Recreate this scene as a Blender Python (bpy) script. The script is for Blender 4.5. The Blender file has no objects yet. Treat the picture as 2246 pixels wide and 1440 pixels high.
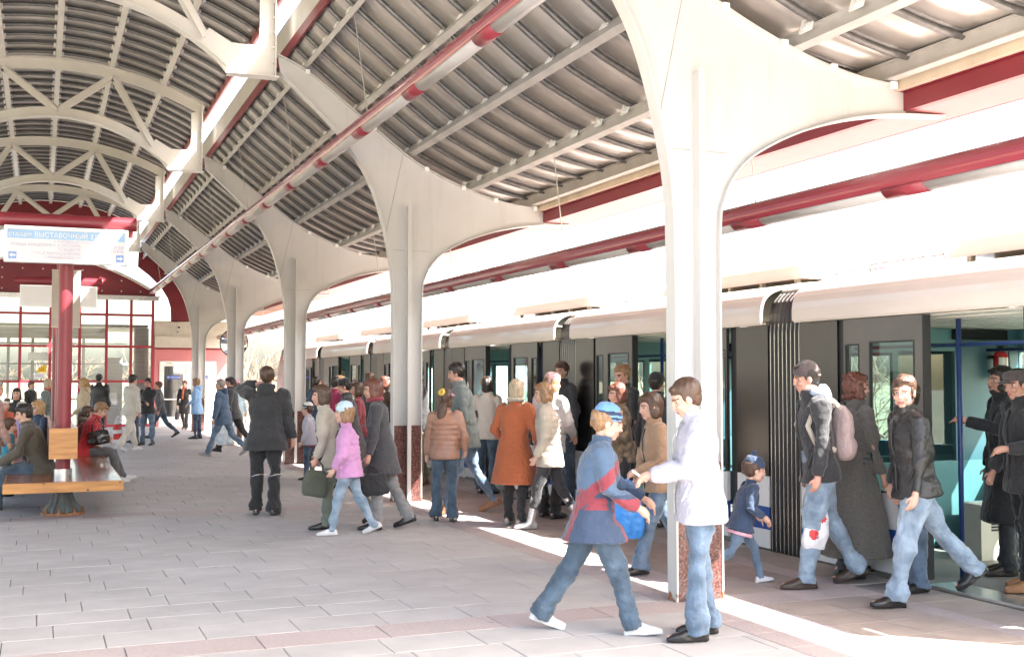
import bpy, math, random
import numpy as np
from mathutils import Vector, Matrix, Euler

rnd = random.Random(7)
S = bpy.context.scene
C = S.collection
R = math.radians

# ------------------------------------------------------------------ camera, sky, sun, exposure
cam_d = bpy.data.cameras.new('camera')
cam_d.lens = 2500 / 2246 * 36
cam_d.sensor_width = 36
cam_d.clip_start = 0.1
cam_d.clip_end = 3000
cam = bpy.data.objects.new('camera', cam_d)
C.objects.link(cam)
cam.location = (0, 0, 1.65)
cam.rotation_euler = (R(90 + 2.519), 0, R(-22.431))
S.camera = cam

SUN = Vector((1.0, -0.95, 1.45)).normalized()      # direction towards the sun
world = bpy.data.worlds.new('World')
S.world = world
world.use_nodes = True
wn = world.node_tree.nodes
wl = world.node_tree.links
bg = wn['Background']
sky = wn.new('ShaderNodeTexSky')
sky.sky_type = 'NISHITA'
sky.sun_disc = False
sky.sun_elevation = math.asin(SUN.z)
sky.sun_rotation = math.atan2(SUN.x, SUN.y)
sky.air_density = 1.0
sky.dust_density = 4.0
sky.ozone_density = 0.4
wb = wn.new('ShaderNodeVectorMath')            # camera white balance set for open shade
wb.operation = 'MULTIPLY'
wb.inputs[1].default_value = (1.0, .985, .945)
wl.new(sky.outputs[0], wb.inputs[0])
wl.new(wb.outputs[0], bg.inputs[0])
bg.inputs[1].default_value = 0.15

sun_d = bpy.data.lights.new('sun', 'SUN')
sun_d.energy = 4.6
sun_d.angle = R(0.53)
sun_d.color = (1.0, 0.965, 0.91)
sun = bpy.data.objects.new('sun', sun_d)
C.objects.link(sun)
sun.rotation_euler = (-SUN).to_track_quat('-Z', 'Y').to_euler()
sun.location = (30, -30, 40)

S.view_settings.view_transform = 'Standard'
S.view_settings.look = 'None'
S.view_settings.exposure = 2.85
S.view_settings.gamma = 1.0
S.view_settings.use_curve_mapping = False
S.cycles.use_denoising = True
S.cycles.max_bounces = 10
S.cycles.diffuse_bounces = 5
S.cycles.glossy_bounces = 4
S.cycles.transparent_max_bounces = 12
S.cycles.sample_clamp_indirect = 8
S.cycles.caustics_reflective = False
S.cycles.caustics_refractive = False

# ------------------------------------------------------------------ materials
def mat(name, col, rough=.6, metal=0.0, var=.08, scale=6.0, bump=0.0, bscale=80.0, detail=4.0, stretch=None,
        col2=None, island=0.0, objrand=0.0, spec=.5, coat=0.0, sheen=0.0, sss=0.0, bdist=.01):
    m = bpy.data.materials.new(name)
    m.use_nodes = True
    n, l = m.node_tree.nodes, m.node_tree.links
    b = n['Principled BSDF']
    b.inputs['Roughness'].default_value = rough
    b.inputs['Metallic'].default_value = metal
    b.inputs['Specular IOR Level'].default_value = spec
    b.inputs['Coat Weight'].default_value = coat
    b.inputs['Sheen Weight'].default_value = sheen
    if sss:
        b.inputs['Subsurface Weight'].default_value = sss
        b.inputs['Subsurface Radius'].default_value = (.012, .005, .003)
        b.inputs['Subsurface Scale'].default_value = 1.0
    tc = n.new('ShaderNodeTexCoord')
    src = tc.outputs['Object']
    if stretch:
        mp = n.new('ShaderNodeMapping')
        mp.inputs['Scale'].default_value = stretch
        l.new(src, mp.inputs[0])
        src = mp.outputs[0]
    nz = n.new('ShaderNodeTexNoise')
    nz.inputs['Scale'].default_value = scale
    nz.inputs['Detail'].default_value = detail
    l.new(src, nz.inputs['Vector'])
    rp = n.new('ShaderNodeValToRGB')
    rp.color_ramp.elements[0].position = .3
    rp.color_ramp.elements[1].position = .7
    c2 = col2 or col
    rp.color_ramp.elements[0].color = tuple(x * (1 - var) for x in col) + (1,)
    rp.color_ramp.elements[1].color = tuple(min(1, x * (1 + var)) for x in c2) + (1,)
    l.new(nz.outputs['Fac'], rp.inputs[0])
    out = rp.outputs[0]
    for amt, kind in ((island, 'i'), (objrand, 'o')):
        if amt:
            if kind == 'i':
                g = n.new('ShaderNodeNewGeometry')
                rv = g.outputs['Random Per Island']
            else:
                g = n.new('ShaderNodeObjectInfo')
                rv = g.outputs['Random']
            mr = n.new('ShaderNodeMapRange')
            mr.inputs[3].default_value = 1 - amt
            mr.inputs[4].default_value = 1 + amt
            l.new(rv, mr.inputs[0])
            mx = n.new('ShaderNodeVectorMath')
            mx.operation = 'SCALE'
            l.new(out, mx.inputs[0])
            l.new(mr.outputs[0], mx.inputs['Scale'])
            out = mx.outputs[0]
    l.new(out, b.inputs['Base Color'])
    if bump:
        n2 = n.new('ShaderNodeTexNoise')
        n2.inputs['Scale'].default_value = bscale
        n2.inputs['Detail'].default_value = 6
        l.new(src, n2.inputs['Vector'])
        bp = n.new('ShaderNodeBump')
        bp.inputs['Strength'].default_value = bump
        bp.inputs['Distance'].default_value = bdist
        l.new(n2.outputs['Fac'], bp.inputs['Height'])
        l.new(bp.outputs[0], b.inputs['Normal'])
    return m

def speckle(name, cols, scale, rough=.5, bump=.0):
    """granite-like: voronoi cells pick from a ramp of colours"""
    m = bpy.data.materials.new(name)
    m.use_nodes = True
    n, l = m.node_tree.nodes, m.node_tree.links
    b = n['Principled BSDF']
    b.inputs['Roughness'].default_value = rough
    tc = n.new('ShaderNodeTexCoord')
    v = n.new('ShaderNodeTexVoronoi')
    v.inputs['Scale'].default_value = scale
    l.new(tc.outputs['Object'], v.inputs['Vector'])
    sp = n.new('ShaderNodeSeparateColor')
    l.new(v.outputs['Color'], sp.inputs[0])
    rp = n.new('ShaderNodeValToRGB')
    rp.color_ramp.interpolation = 'CONSTANT'
    e = rp.color_ramp.elements
    e[0].color = cols[0] + (1,)
    e[1].position = 1 / len(cols)
    e[1].color = cols[1] + (1,)
    for i in range(2, len(cols)):
        x = e.new(i / len(cols))
        x.color = cols[i] + (1,)
    l.new(sp.outputs[0], rp.inputs[0])
    nz = n.new('ShaderNodeTexNoise')
    nz.inputs['Scale'].default_value = 2.5
    nz.inputs['Detail'].default_value = 5
    l.new(tc.outputs['Object'], nz.inputs['Vector'])
    mr = n.new('ShaderNodeMapRange')
    mr.inputs[3].default_value = .8
    mr.inputs[4].default_value = 1.2
    l.new(nz.outputs['Fac'], mr.inputs[0])
    mx = n.new('ShaderNodeVectorMath')
    mx.operation = 'SCALE'
    l.new(rp.outputs[0], mx.inputs[0])
    l.new(mr.outputs[0], mx.inputs['Scale'])
    l.new(mx.outputs[0], b.inputs['Base Color'])
    return m

def glass(name, tint=(.9, .95, .95), gloss=(.9, .95, 1), mixmin=.06, rough=.02):
    m = bpy.data.materials.new(name)
    m.use_nodes = True
    n, l = m.node_tree.nodes, m.node_tree.links
    n.remove(n['Principled BSDF'])
    o = n['Material Output']
    t = n.new('ShaderNodeBsdfTransparent')
    t.inputs[0].default_value = tint + (1,)
    g = n.new('ShaderNodeBsdfGlossy')
    g.inputs[0].default_value = gloss + (1,)
    g.inputs['Roughness'].default_value = rough
    f = n.new('ShaderNodeLayerWeight')
    f.inputs['Blend'].default_value = .5
    p = n.new('ShaderNodeMath')
    p.operation = 'POWER'
    p.inputs[1].default_value = 4
    l.new(f.outputs['Facing'], p.inputs[0])
    a = n.new('ShaderNodeMath')
    a.operation = 'MULTIPLY_ADD'
    a.inputs[1].default_value = .85
    a.inputs[2].default_value = mixmin
    a.use_clamp = True
    l.new(p.outputs[0], a.inputs[0])
    mx = n.new('ShaderNodeMixShader')
    l.new(a.outputs[0], mx.inputs[0])
    l.new(t.outputs[0], mx.inputs[1])
    l.new(g.outputs[0], mx.inputs[2])
    l.new(mx.outputs[0], o.inputs[0])
    return m

def column_paint(name):
    """white paint with rust near the floor, dust streaks above"""
    m = mat(name, (.585, .575, .56), rough=.45, var=.045, scale=1.3, bump=.04, bscale=25)
    n, l = m.node_tree.nodes, m.node_tree.links
    b = n['Principled BSDF']
    old = b.inputs['Base Color'].links[0].from_socket
    g = n.new('ShaderNodeNewGeometry')
    sx = n.new('ShaderNodeSeparateXYZ')
    l.new(g.outputs['Position'], sx.inputs[0])
    nz = n.new('ShaderNodeTexNoise')
    nz.inputs['Scale'].default_value = 14
    nz.inputs['Detail'].default_value = 6
    l.new(g.outputs['Position'], nz.inputs['Vector'])
    ad = n.new('ShaderNodeMath')
    ad.operation = 'MULTIPLY_ADD'
    ad.inputs[1].default_value = .36
    ad.inputs[2].default_value = -.13
    l.new(nz.outputs['Fac'], ad.inputs[0])
    lt = n.new('ShaderNodeMath')
    lt.operation = 'SUBTRACT'
    l.new(ad.outputs[0], lt.inputs[0])
    l.new(sx.outputs['Z'], lt.inputs[1])
    mr = n.new('ShaderNodeMapRange')
    mr.inputs[1].default_value = 0
    mr.inputs[2].default_value = .03
    l.new(lt.outputs[0], mr.inputs[0])
    mx = n.new('ShaderNodeMix')
    mx.data_type = 'RGBA'
    l.new(mr.outputs[0], mx.inputs[0])
    l.new(old, mx.inputs[6])
    mx.inputs[7].default_value = (.26, .10, .035, 1)
    # faint vertical drip stains
    st = n.new('ShaderNodeTexNoise')
    st.inputs['Scale'].default_value = 1
    st.inputs['Detail'].default_value = 6
    mp = n.new('ShaderNodeMapping')
    mp.inputs['Scale'].default_value = (9, 9, .7)
    l.new(g.outputs['Position'], mp.inputs[0])
    l.new(mp.outputs[0], st.inputs['Vector'])
    m2 = n.new('ShaderNodeMapRange')
    m2.inputs[1].default_value = .55
    m2.inputs[2].default_value = .8
    m2.inputs[4].default_value = .35
    l.new(st.outputs['Fac'], m2.inputs[0])
    m3 = n.new('ShaderNodeMix')
    m3.data_type = 'RGBA'
    l.new(m2.outputs[0], m3.inputs[0])
    l.new(mx.outputs[2], m3.inputs[6])
    m3.inputs[7].default_value = (.45, .41, .35, 1)
    l.new(m3.outputs[2], b.inputs['Base Color'])
    return m

def wood(name, c1, c2, rough=.4, coat=0.0, stretch=(6, .6, 6), scale=3.0):
    m = mat(name, c1, rough=rough, col2=c2, var=.12, scale=scale, detail=8, stretch=stretch, bump=.05, bscale=12, coat=coat)
    n, l = m.node_tree.nodes, m.node_tree.links
    b = n['Principled BSDF']
    old = b.inputs['Base Color'].links[0].from_socket
    tc = n.new('ShaderNodeTexCoord')
    v = n.new('ShaderNodeTexVoronoi')
    v.inputs['Scale'].default_value = 5
    l.new(tc.outputs['Object'], v.inputs['Vector'])
    mr = n.new('ShaderNodeMapRange')
    mr.inputs[1].default_value = .07
    mr.inputs[2].default_value = .11
    l.new(v.outputs['Distance'], mr.inputs[0])
    mx = n.new('ShaderNodeMix')
    mx.data_type = 'RGBA'
    l.new(mr.outputs[0], mx.inputs[0])
    mx.inputs[6].default_value = tuple(x * .35 for x in c1) + (1,)
    l.new(old, mx.inputs[7])
    l.new(mx.outputs[2], b.inputs['Base Color'])
    return m

M = {}
M['white_steel'] = column_paint('painted_white_steel')
M['truss_white'] = mat('truss_paint', (.66, .64, .605), rough=.4, var=.05, scale=2, bump=.03, bscale=20)
M['purlin'] = mat('purlin_paint', (.50, .47, .44), rough=.42, var=.12, scale=4, detail=7, bump=.03, bscale=30)
M['cream_steel'] = mat('cream_steel', (.66, .55, .42), rough=.5, var=.14, scale=3, detail=8)
M['red_steel'] = mat('red_steel', (.22, .022, .034), rough=.38, var=.08, scale=3)
M['dark_red'] = mat('dark_red_panel', (.19, .018, .028), rough=.42, var=.1, scale=1.2)
M['soffit'] = mat('pale_red_soffit', (.36, .125, .13), rough=.5, var=.06)
M['tube_red'] = mat('red_tube_paint', (.27, .035, .05), rough=.22, var=.04, coat=.3)
M['lamp_white'] = mat('opal_diffuser', (.42, .405, .40), rough=.3, var=.03)
M['sleeve'] = mat('red_sleeve', (.25, .032, .046), rough=.3, var=.05)
M['deck'] = mat('zinc_deck', (.54, .50, .46), rough=.36, metal=.5, var=.16, scale=2.4, detail=6, objrand=.10)
M['rib'] = mat('galvanised_rib', (.17, .165, .16), rough=.42, metal=.5, var=.2, scale=18, detail=6)
M['cleat'] = mat('cleat_steel', (.85, .84, .82), rough=.35, metal=.0, var=.1)
M['wire'] = mat('steel_wire', (.4, .38, .36), rough=.4, metal=.7)
M['slab'] = mat('concrete_slab', (.455, .438, .43), rough=.62, var=.07, scale=3.5, detail=9, bump=.12, bscale=160, objrand=.035, island=.03)
M['pink_slab'] = mat('pink_granite', (.44, .375, .365), rough=.55, var=.12, scale=40, detail=8, objrand=.05, island=.05)
M['edge_slab'] = mat('warm_edge_slab', (.39, .325, .285), rough=.6, var=.10, scale=4, detail=9, bump=.1, bscale=160, objrand=.04, island=.03)
M['seam'] = mat('weld_seam_grey', (.36, .34, .32), rough=.6, var=.2)
M['mortar'] = mat('joint_mortar', (.12, .105, .095), rough=.9, var=.5, scale=1.1, col2=(.30, .28, .27), detail=6)
M['marble'] = speckle('brown_marble', [(.10, .042, .036), (.15, .062, .052), (.055, .028, .026), (.17, .10, .088), (.11, .048, .04)], 75, rough=.25)
M['rust'] = mat('rusty_iron', (.25, .12, .06), rough=.8, var=.4, scale=20)
M['pedestal'] = mat('grey_green_iron', (.14, .155, .155), rough=.5, var=.15, scale=8, bump=.1, bscale=30)
M['bench_top'] = wood('varnished_plank', (.27, .095, .042), (.37, .15, .07), rough=.2, coat=.25)
M['bench_end'] = wood('pine_board', (.40, .165, .04), (.52, .25, .075), rough=.35, stretch=(.9, 6, 7))
M['ring'] = mat('brushed_ring', (.62, .62, .62), rough=.25, metal=.8, var=.05)
M['sign_frame'] = mat('aluminium_frame', (.72, .72, .72), rough=.3, metal=.3, var=.03)
M['sign_white'] = mat('sign_white', (.76, .75, .77), rough=.35, var=.02)
M['sign_blue'] = mat('sign_blue', (.30, .50, .76), rough=.35, var=.03)
M['sign_text'] = mat('sign_text_grey', (.46, .47, .66), rough=.4, var=.02)
M['sign_text_white'] = mat('sign_text_white', (.85, .85, .85), rough=.4, var=.02)
M['arrow_blue'] = mat('arrow_blue', (.22, .36, .70), rough=.4, var=.02)
M['door_blue'] = mat('door_sign_blue', (.04, .09, .38), rough=.4, var=.02)
M['panel_beige'] = mat('beige_panel', (.42, .37, .32), rough=.5, var=.06)
M['pink_wall'] = mat('pink_wall', (.62, .22, .24), rough=.7, var=.05, scale=2)
M['beige_beam'] = mat('beige_beam', (.62, .57, .51), rough=.6, var=.06)
M['door_white'] = mat('white_door_frame', (.78, .76, .73), rough=.4, var=.04)
M['glass'] = glass('pavilion_glass', tint=(.86, .92, .91))
M['door_glass'] = glass('door_glass', tint=(.42, .44, .44), mixmin=.1)
M['train_glass'] = glass('train_glass', tint=(.72, .85, .83), mixmin=.12)
M['frame_red'] = mat('red_window_frame', (.36, .035, .05), rough=.38, var=.08, scale=3)  # red steel colour, lightened to make up for the backlight
M['slat_grey'] = mat('grey_interior', (.42, .41, .39), rough=.6, var=.2, scale=3, stretch=(.3, 3, 10))
M['train_bounce_white'] = mat('train_roof_bounce_white', (.66, .58, .53), rough=.28, var=.05, scale=1.2, coat=.3)  # white paint, with warm light off the ground mixed into its colour
M['train_dark'] = mat('train_dark_silver', (.095, .088, .086), rough=.27, metal=.92, var=.08, scale=1.6, coat=.0)
M['train_leaf'] = mat('train_door_silver', (.125, .117, .117), rough=.30, metal=.85, var=.06, scale=2, coat=.0)
M['train_white'] = mat('train_white', (.76, .75, .75), rough=.3, var=.03, coat=.3)
M['train_blue'] = mat('train_blue_stripe', (.015, .075, .30), rough=.3, var=.05, coat=.3)
M['black_gap'] = mat('black_rubber', (.018, .018, .02), rough=.5, var=.2)
M['bellows'] = mat('bellows_rubber', (.010, .009, .009), rough=.45, var=.2)
M['bellows_edge'] = mat('bellows_metal_edge', (.62, .60, .58), rough=.25, metal=.8, var=.06)
M['teal'] = mat('teal_interior', (.10, .235, .255), rough=.4, var=.05)
M['deep_teal'] = mat('deep_teal_interior', (.05, .13, .165), rough=.4, var=.05)
M['train_floor'] = mat('train_floor', (.20, .19, .18), rough=.5, var=.1)
M['train_ceiling'] = mat('train_ceiling', (.66, .66, .60), rough=.4, var=.04)
M['rail_blue'] = mat('blue_handrail', (.02, .05, .17), rough=.3, var=.05)
M['ext_red'] = mat('extinguisher_red', (.50, .02, .025), rough=.25, var=.04)
M['black'] = mat('black_plastic', (.02, .02, .02), rough=.4, var=.2)
M['off_white'] = mat('off_white_plastic', (.62, .58, .50), rough=.4, var=.05)
M['led'] = mat('dark_display', (.012, .012, .012), rough=.2, var=.2)
M['yellow'] = mat('yellow_sticker', (.85, .52, .02), rough=.4, var=.05)
M['paper'] = mat('paper_white', (.80, .80, .78), rough=.6, var=.03)
M['mirror'] = mat('mirror_surface', (.85, .87, .9), rough=.03, metal=1.0, var=.01)
M['earth'] = mat('spring_ground', (.20, .16, .11), rough=.95, var=.3, scale=.05, detail=8, col2=(.22, .2, .12))
M['bark'] = mat('grey_bark', (.22, .17, .13), rough=.9, var=.2)
M['twig'] = mat('twig_bark', (.28, .21, .15), rough=.9, var=.2)
M['block_wall'] = mat('pale_block_wall', (.72, .70, .68), rough=.8, var=.05, scale=.2)
M['block_pane'] = mat('block_window', (.46, .48, .56), rough=.15, var=.2, scale=.6)  # pale blue base colour stands in for sky reflected in the glass
M['concrete_beam'] = mat('guideway_concrete', (.36, .34, .31), rough=.8, var=.12, scale=1)

def worn(m, amount=.16):
    n, l = m.node_tree.nodes, m.node_tree.links
    b = n['Principled BSDF']
    old = b.inputs['Base Color'].links[0].from_socket
    g = n.new('ShaderNodeNewGeometry')
    nz = n.new('ShaderNodeTexNoise')
    nz.inputs['Scale'].default_value = .55
    nz.inputs['Detail'].default_value = 9
    nz.inputs['Roughness'].default_value = .65
    l.new(g.outputs['Position'], nz.inputs['Vector'])
    mr = n.new('ShaderNodeMapRange')
    mr.inputs[1].default_value = .32
    mr.inputs[2].default_value = .68
    mr.inputs[3].default_value = 1 - amount
    mr.inputs[4].default_value = 1 + amount * .6
    l.new(nz.outputs['Fac'], mr.inputs[0])
    v = n.new('ShaderNodeTexVoronoi')
    v.inputs['Scale'].default_value = 2.3
    l.new(g.outputs['Position'], v.inputs['Vector'])
    m2 = n.new('ShaderNodeMapRange')
    m2.inputs[1].default_value = .035
    m2.inputs[2].default_value = .06
    m2.inputs[3].default_value = .72
    m2.inputs[4].default_value = 1
    l.new(v.outputs['Distance'], m2.inputs[0])
    mm = n.new('ShaderNodeMath')
    mm.operation = 'MULTIPLY'
    l.new(mr.outputs[0], mm.inputs[0])
    l.new(m2.outputs[0], mm.inputs[1])
    sc = n.new('ShaderNodeVectorMath')
    sc.operation = 'SCALE'
    l.new(old, sc.inputs[0])
    l.new(mm.outputs[0], sc.inputs['Scale'])
    l.new(sc.outputs[0], b.inputs['Base Color'])
for k_ in ('slab', 'pink_slab', 'edge_slab'):
    worn(M[k_])

# ------------------------------------------------------------------ mesh builder
class MB:
    def __init__(s):
        s.v, s.f, s.m = [], [], []
    def add(s, vs, fs, mi=0):
        o = len(s.v)
        s.v += [tuple(map(float, v)) for v in vs]
        s.f += [tuple(i + o for i in f) for f in fs]
        s.m += [mi] * len(fs)
        return s
    def box(s, a, b, mi=0):
        x0, y0, z0 = a
        x1, y1, z1 = b
        return s.add([(x0, y0, z0), (x1, y0, z0), (x1, y1, z0), (x0, y1, z0), (x0, y0, z1), (x1, y0, z1), (x1, y1, z1), (x0, y1, z1)],
                     [(0, 3, 2, 1), (4, 5, 6, 7), (0, 1, 5, 4), (1, 2, 6, 5), (2, 3, 7, 6), (3, 0, 4, 7)], mi)
    def prism_y(s, poly, y0, y1, mi=0):
        """polygon in XZ extruded along Y"""
        n = len(poly)
        vs = [(x, y0, z) for x, z in poly] + [(x, y1, z) for x, z in poly]
        fs = [tuple(range(n)), tuple(range(2 * n - 1, n - 1, -1))]
        fs += [(i, i + n, (i + 1) % n + n, (i + 1) % n) for i in range(n)]
        return s.add(vs, fs, mi)
    def prism_x(s, poly, x0, x1, mi=0):
        n = len(poly)
        vs = [(x0, y, z) for y, z in poly] + [(x1, y, z) for y, z in poly]
        fs = [tuple(range(n)), tuple(range(2 * n - 1, n - 1, -1))]
        fs += [(i, i + n, (i + 1) % n + n, (i + 1) % n) for i in range(n)]
        return s.add(vs, fs, mi)
    def prism_z(s, poly, z0, z1, mi=0):
        n = len(poly)
        vs = [(x, y, z0) for x, y in poly] + [(x, y, z1) for x, y in poly]
        fs = [tuple(range(n)), tuple(range(2 * n - 1, n - 1, -1))]
        fs += [(i, i + n, (i + 1) % n + n, (i + 1) % n) for i in range(n)]
        return s.add(vs, fs, mi)
    def ribbon(s, pts, y0, y1, t, mi=0):
        """plate of thickness t that follows a polyline in XZ, between y0 and y1"""
        p = np.array(pts, float)
        d = np.gradient(p, axis=0)
        d /= np.linalg.norm(d, axis=1)[:, None] + 1e-9
        nrm = np.stack([-d[:, 1], d[:, 0]], 1) * t
        q = p + nrm
        n = len(p)
        vs = []
        for i in range(n):
            vs += [(p[i, 0], y0, p[i, 1]), (p[i, 0], y1, p[i, 1]), (q[i, 0], y1, q[i, 1]), (q[i, 0], y0, q[i, 1])]
        fs = []
        for i in range(n - 1):
            a, b = 4 * i, 4 * i + 4
            for k in range(4):
                k2 = (k + 1) % 4
                fs.append((a + k, a + k2, b + k2, b + k))
        fs += [(0, 3, 2, 1), (4 * n - 4, 4 * n - 3, 4 * n - 2, 4 * n - 1)]
        return s.add(vs, fs, mi)
    def tube(s, pts, r, seg=10, mi=0, cap=True, round_caps=False, flat=1.0):
        """tube along a 3D polyline; r a number or one per point; flat squashes the second axis"""
        P = [Vector(p) for p in pts]
        n = len(P)
        rr = [r] * n if isinstance(r, (int, float)) else list(r)
        if round_caps:
            d0 = (P[0] - P[1]).normalized()
            d1 = (P[-1] - P[-2]).normalized()
            r0, r1 = rr[0], rr[-1]
            P = [P[0] + d0 * r0 * .95, P[0] + d0 * r0 * .7] + P + [P[-1] + d1 * r1 * .7, P[-1] + d1 * r1 * .95]
            rr = [r0 * .3, r0 * .72] + rr + [r1 * .72, r1 * .3]
            n = len(P)
        T = [(P[min(i + 1, n - 1)] - P[max(i - 1, 0)]).normalized() for i in range(n)]
        up = Vector((0, 0, 1)) if abs(T[0].z) < .9 else Vector((0, 1, 0))
        a = T[0].cross(up).normalized()
        vs = []
        for i in range(n):
            a = (a - T[i] * a.dot(T[i])).normalized()
            b = T[i].cross(a)
            for k in range(seg):
                an = 2 * math.pi * k / seg
                vs.append(P[i] + a * (math.cos(an) * rr[i]) + b * (math.sin(an) * rr[i] * flat))
        fs = []
        for i in range(n - 1):
            for k in range(seg):
                k2 = (k + 1) % seg
                fs.append((i * seg + k, i * seg + k2, (i + 1) * seg + k2, (i + 1) * seg + k))
        if cap:
            fs.append(tuple(range(seg - 1, -1, -1)))
            fs.append(tuple(range((n - 1) * seg, n * seg)))
        return s.add(vs, fs, mi)
    def ell(s, c, r, rot=None, seg=12, rings=8, mi=0):
        vs = []
        for i in range(rings + 1):
            th = math.pi * i / rings
            for k in range(seg):
                ph = 2 * math.pi * k / seg
                v = Vector((r[0] * math.sin(th) * math.cos(ph), r[1] * math.sin(th) * math.sin(ph), r[2] * math.cos(th)))
                if i in (0, rings):
                    v = Vector((0, 0, r[2] * math.cos(th)))
                if rot is not None:
                    v = rot @ v
                vs.append(v + Vector(c))
        fs = []
        for i in range(rings):
            for k in range(seg):
                k2 = (k + 1) % seg
                fs.append((i * seg + k, (i + 1) * seg + k, (i + 1) * seg + k2, i * seg + k2))
        # collapse the poles
        o = len(s.v)
        s.add(vs, [], mi)
        top, bot = o, o + rings * seg
        for f in fs:
            g = []
            for i in f:
                j = i + o
                if i < seg:
                    j = top
                elif i >= rings * seg:
                    j = bot
                if j not in g:
                    g.append(j)
            if len(g) > 2:
                s.f.append(tuple(g))
                s.m.append(mi)
        return s
    def loft(s, rings, seg=20, mi=0):
        """rings: (centre, ax, ay) with ax, ay the half-axis vectors"""
        vs = []
        for c, ax, ay in rings:
            for k in range(seg):
                an = 2 * math.pi * k / seg
                ca, sa = math.cos(an), math.sin(an)
                vs.append(Vector(c) + Vector(ax) * (abs(ca) ** .85 * (1 if ca > 0 else -1)) + Vector(ay) * (abs(sa) ** .85 * (1 if sa > 0 else -1)))
        n = len(rings)
        fs = []
        for i in range(n - 1):
            for k in range(seg):
                k2 = (k + 1) % seg
                fs.append((i * seg + k, i * seg + k2, (i + 1) * seg + k2, (i + 1) * seg + k))
        fs.append(tuple(range(seg - 1, -1, -1)))
        fs.append(tuple(range((n - 1) * seg, n * seg)))
        return s.add(vs, fs, mi)
    def mesh(s, name, mats, smooth=False):
        me = bpy.data.meshes.new(name)
        me.from_pydata(s.v, [], s.f)
        ms = mats if isinstance(mats, (list, tuple)) else [mats]
        for m in ms:
            me.materials.append(m)
        if len(ms) > 1:
            me.polygons.foreach_set('material_index', s.m)
        if smooth:
            me.polygons.foreach_set('use_smooth', [True] * len(me.polygons))
        me.update()
        # consistent outward normals
        return me
    def build(s, name, mats, parent=None, smooth=False, loc=None, angle=None):
        me = s.mesh(name, mats, smooth)
        o = bpy.data.objects.new(name, me)
        C.objects.link(o)
        if parent is not None:
            o.parent = parent
        if loc is not None:
            o.location = loc
        if angle:
            try:
                me.set_sharp_from_angle(angle=R(angle))
            except Exception:
                pass
        return o

def link(name, me, parent=None, loc=(0, 0, 0), rot=(0, 0, 0)):
    o = bpy.data.objects.new(name, me)
    C.objects.link(o)
    o.parent = parent
    o.location = loc
    o.rotation_euler = rot
    return o

def tag(o, label=None, cat=None, group=None, kind=None):
    if label: o['label'] = label
    if cat: o['category'] = cat
    if group: o['group'] = group
    if kind: o['kind'] = kind
    return o

def thing(name, label, cat, loc=(0, 0, 0), rz=0.0, group=None):
    o = bpy.data.objects.new(name, None)
    C.objects.link(o)
    o.location = loc
    o.rotation_euler = (0, 0, rz)
    o.empty_display_size = .2
    return tag(o, label, cat, group, 'thing')

FIT = {}
def text(name, body, size, loc, m, parent, align='LEFT', rot=(R(90), 0, 0), bold=0.0, wide=1.0, fit=None):
    cu = bpy.data.curves.new(name, 'FONT')
    cu.body = body
    cu.size = size
    cu.align_x = align
    cu.extrude = .0015
    cu.offset = bold
    cu.space_character = 1.0
    if fit: FIT[cu.name] = fit
    cu.materials.append(m)
    o = bpy.data.objects.new(name, cu)
    C.objects.link(o)
    o.parent = parent
    o.location = loc
    o.rotation_euler = rot
    o.scale = (wide, 1, 1)
    return o

def spline(pts, n=4):
    """Catmull-Rom through 2D points"""
    p = [np.array(q, float) for q in pts]
    p = [2 * p[0] - p[1]] + p + [2 * p[-1] - p[-2]]
    out = []
    for i in range(1, len(p) - 2):
        for k in range(n):
            t = k / n
            out.append(tuple(.5 * ((2 * p[i]) + (-p[i - 1] + p[i + 1]) * t + (2 * p[i - 1] - 5 * p[i] + 4 * p[i + 1] - p[i + 2]) * t * t
                                   + (-p[i - 1] + 3 * p[i] - 3 * p[i + 1] + p[i + 2]) * t ** 3)))
    out.append(tuple(p[-2]))
    return out

COLY = [7.46 + 7.37 * i for i in range(5)]
# ================================================================== SETTING: ground, platform
o = MB().add([(-1500, -600, -6.2), (1500, -600, -6.2), (1500, 2400, -6.2), (-1500, 2400, -6.2)], [(0, 1, 2, 3)]).build('ground', M['earth'])
tag(o, kind='structure')

plat = MB()
plat.box((-6.1, -14, -.9), (6.5, 46, -.012))
platform = plat.build('platform', M['mortar'])
tag(platform, kind='structure')

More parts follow.
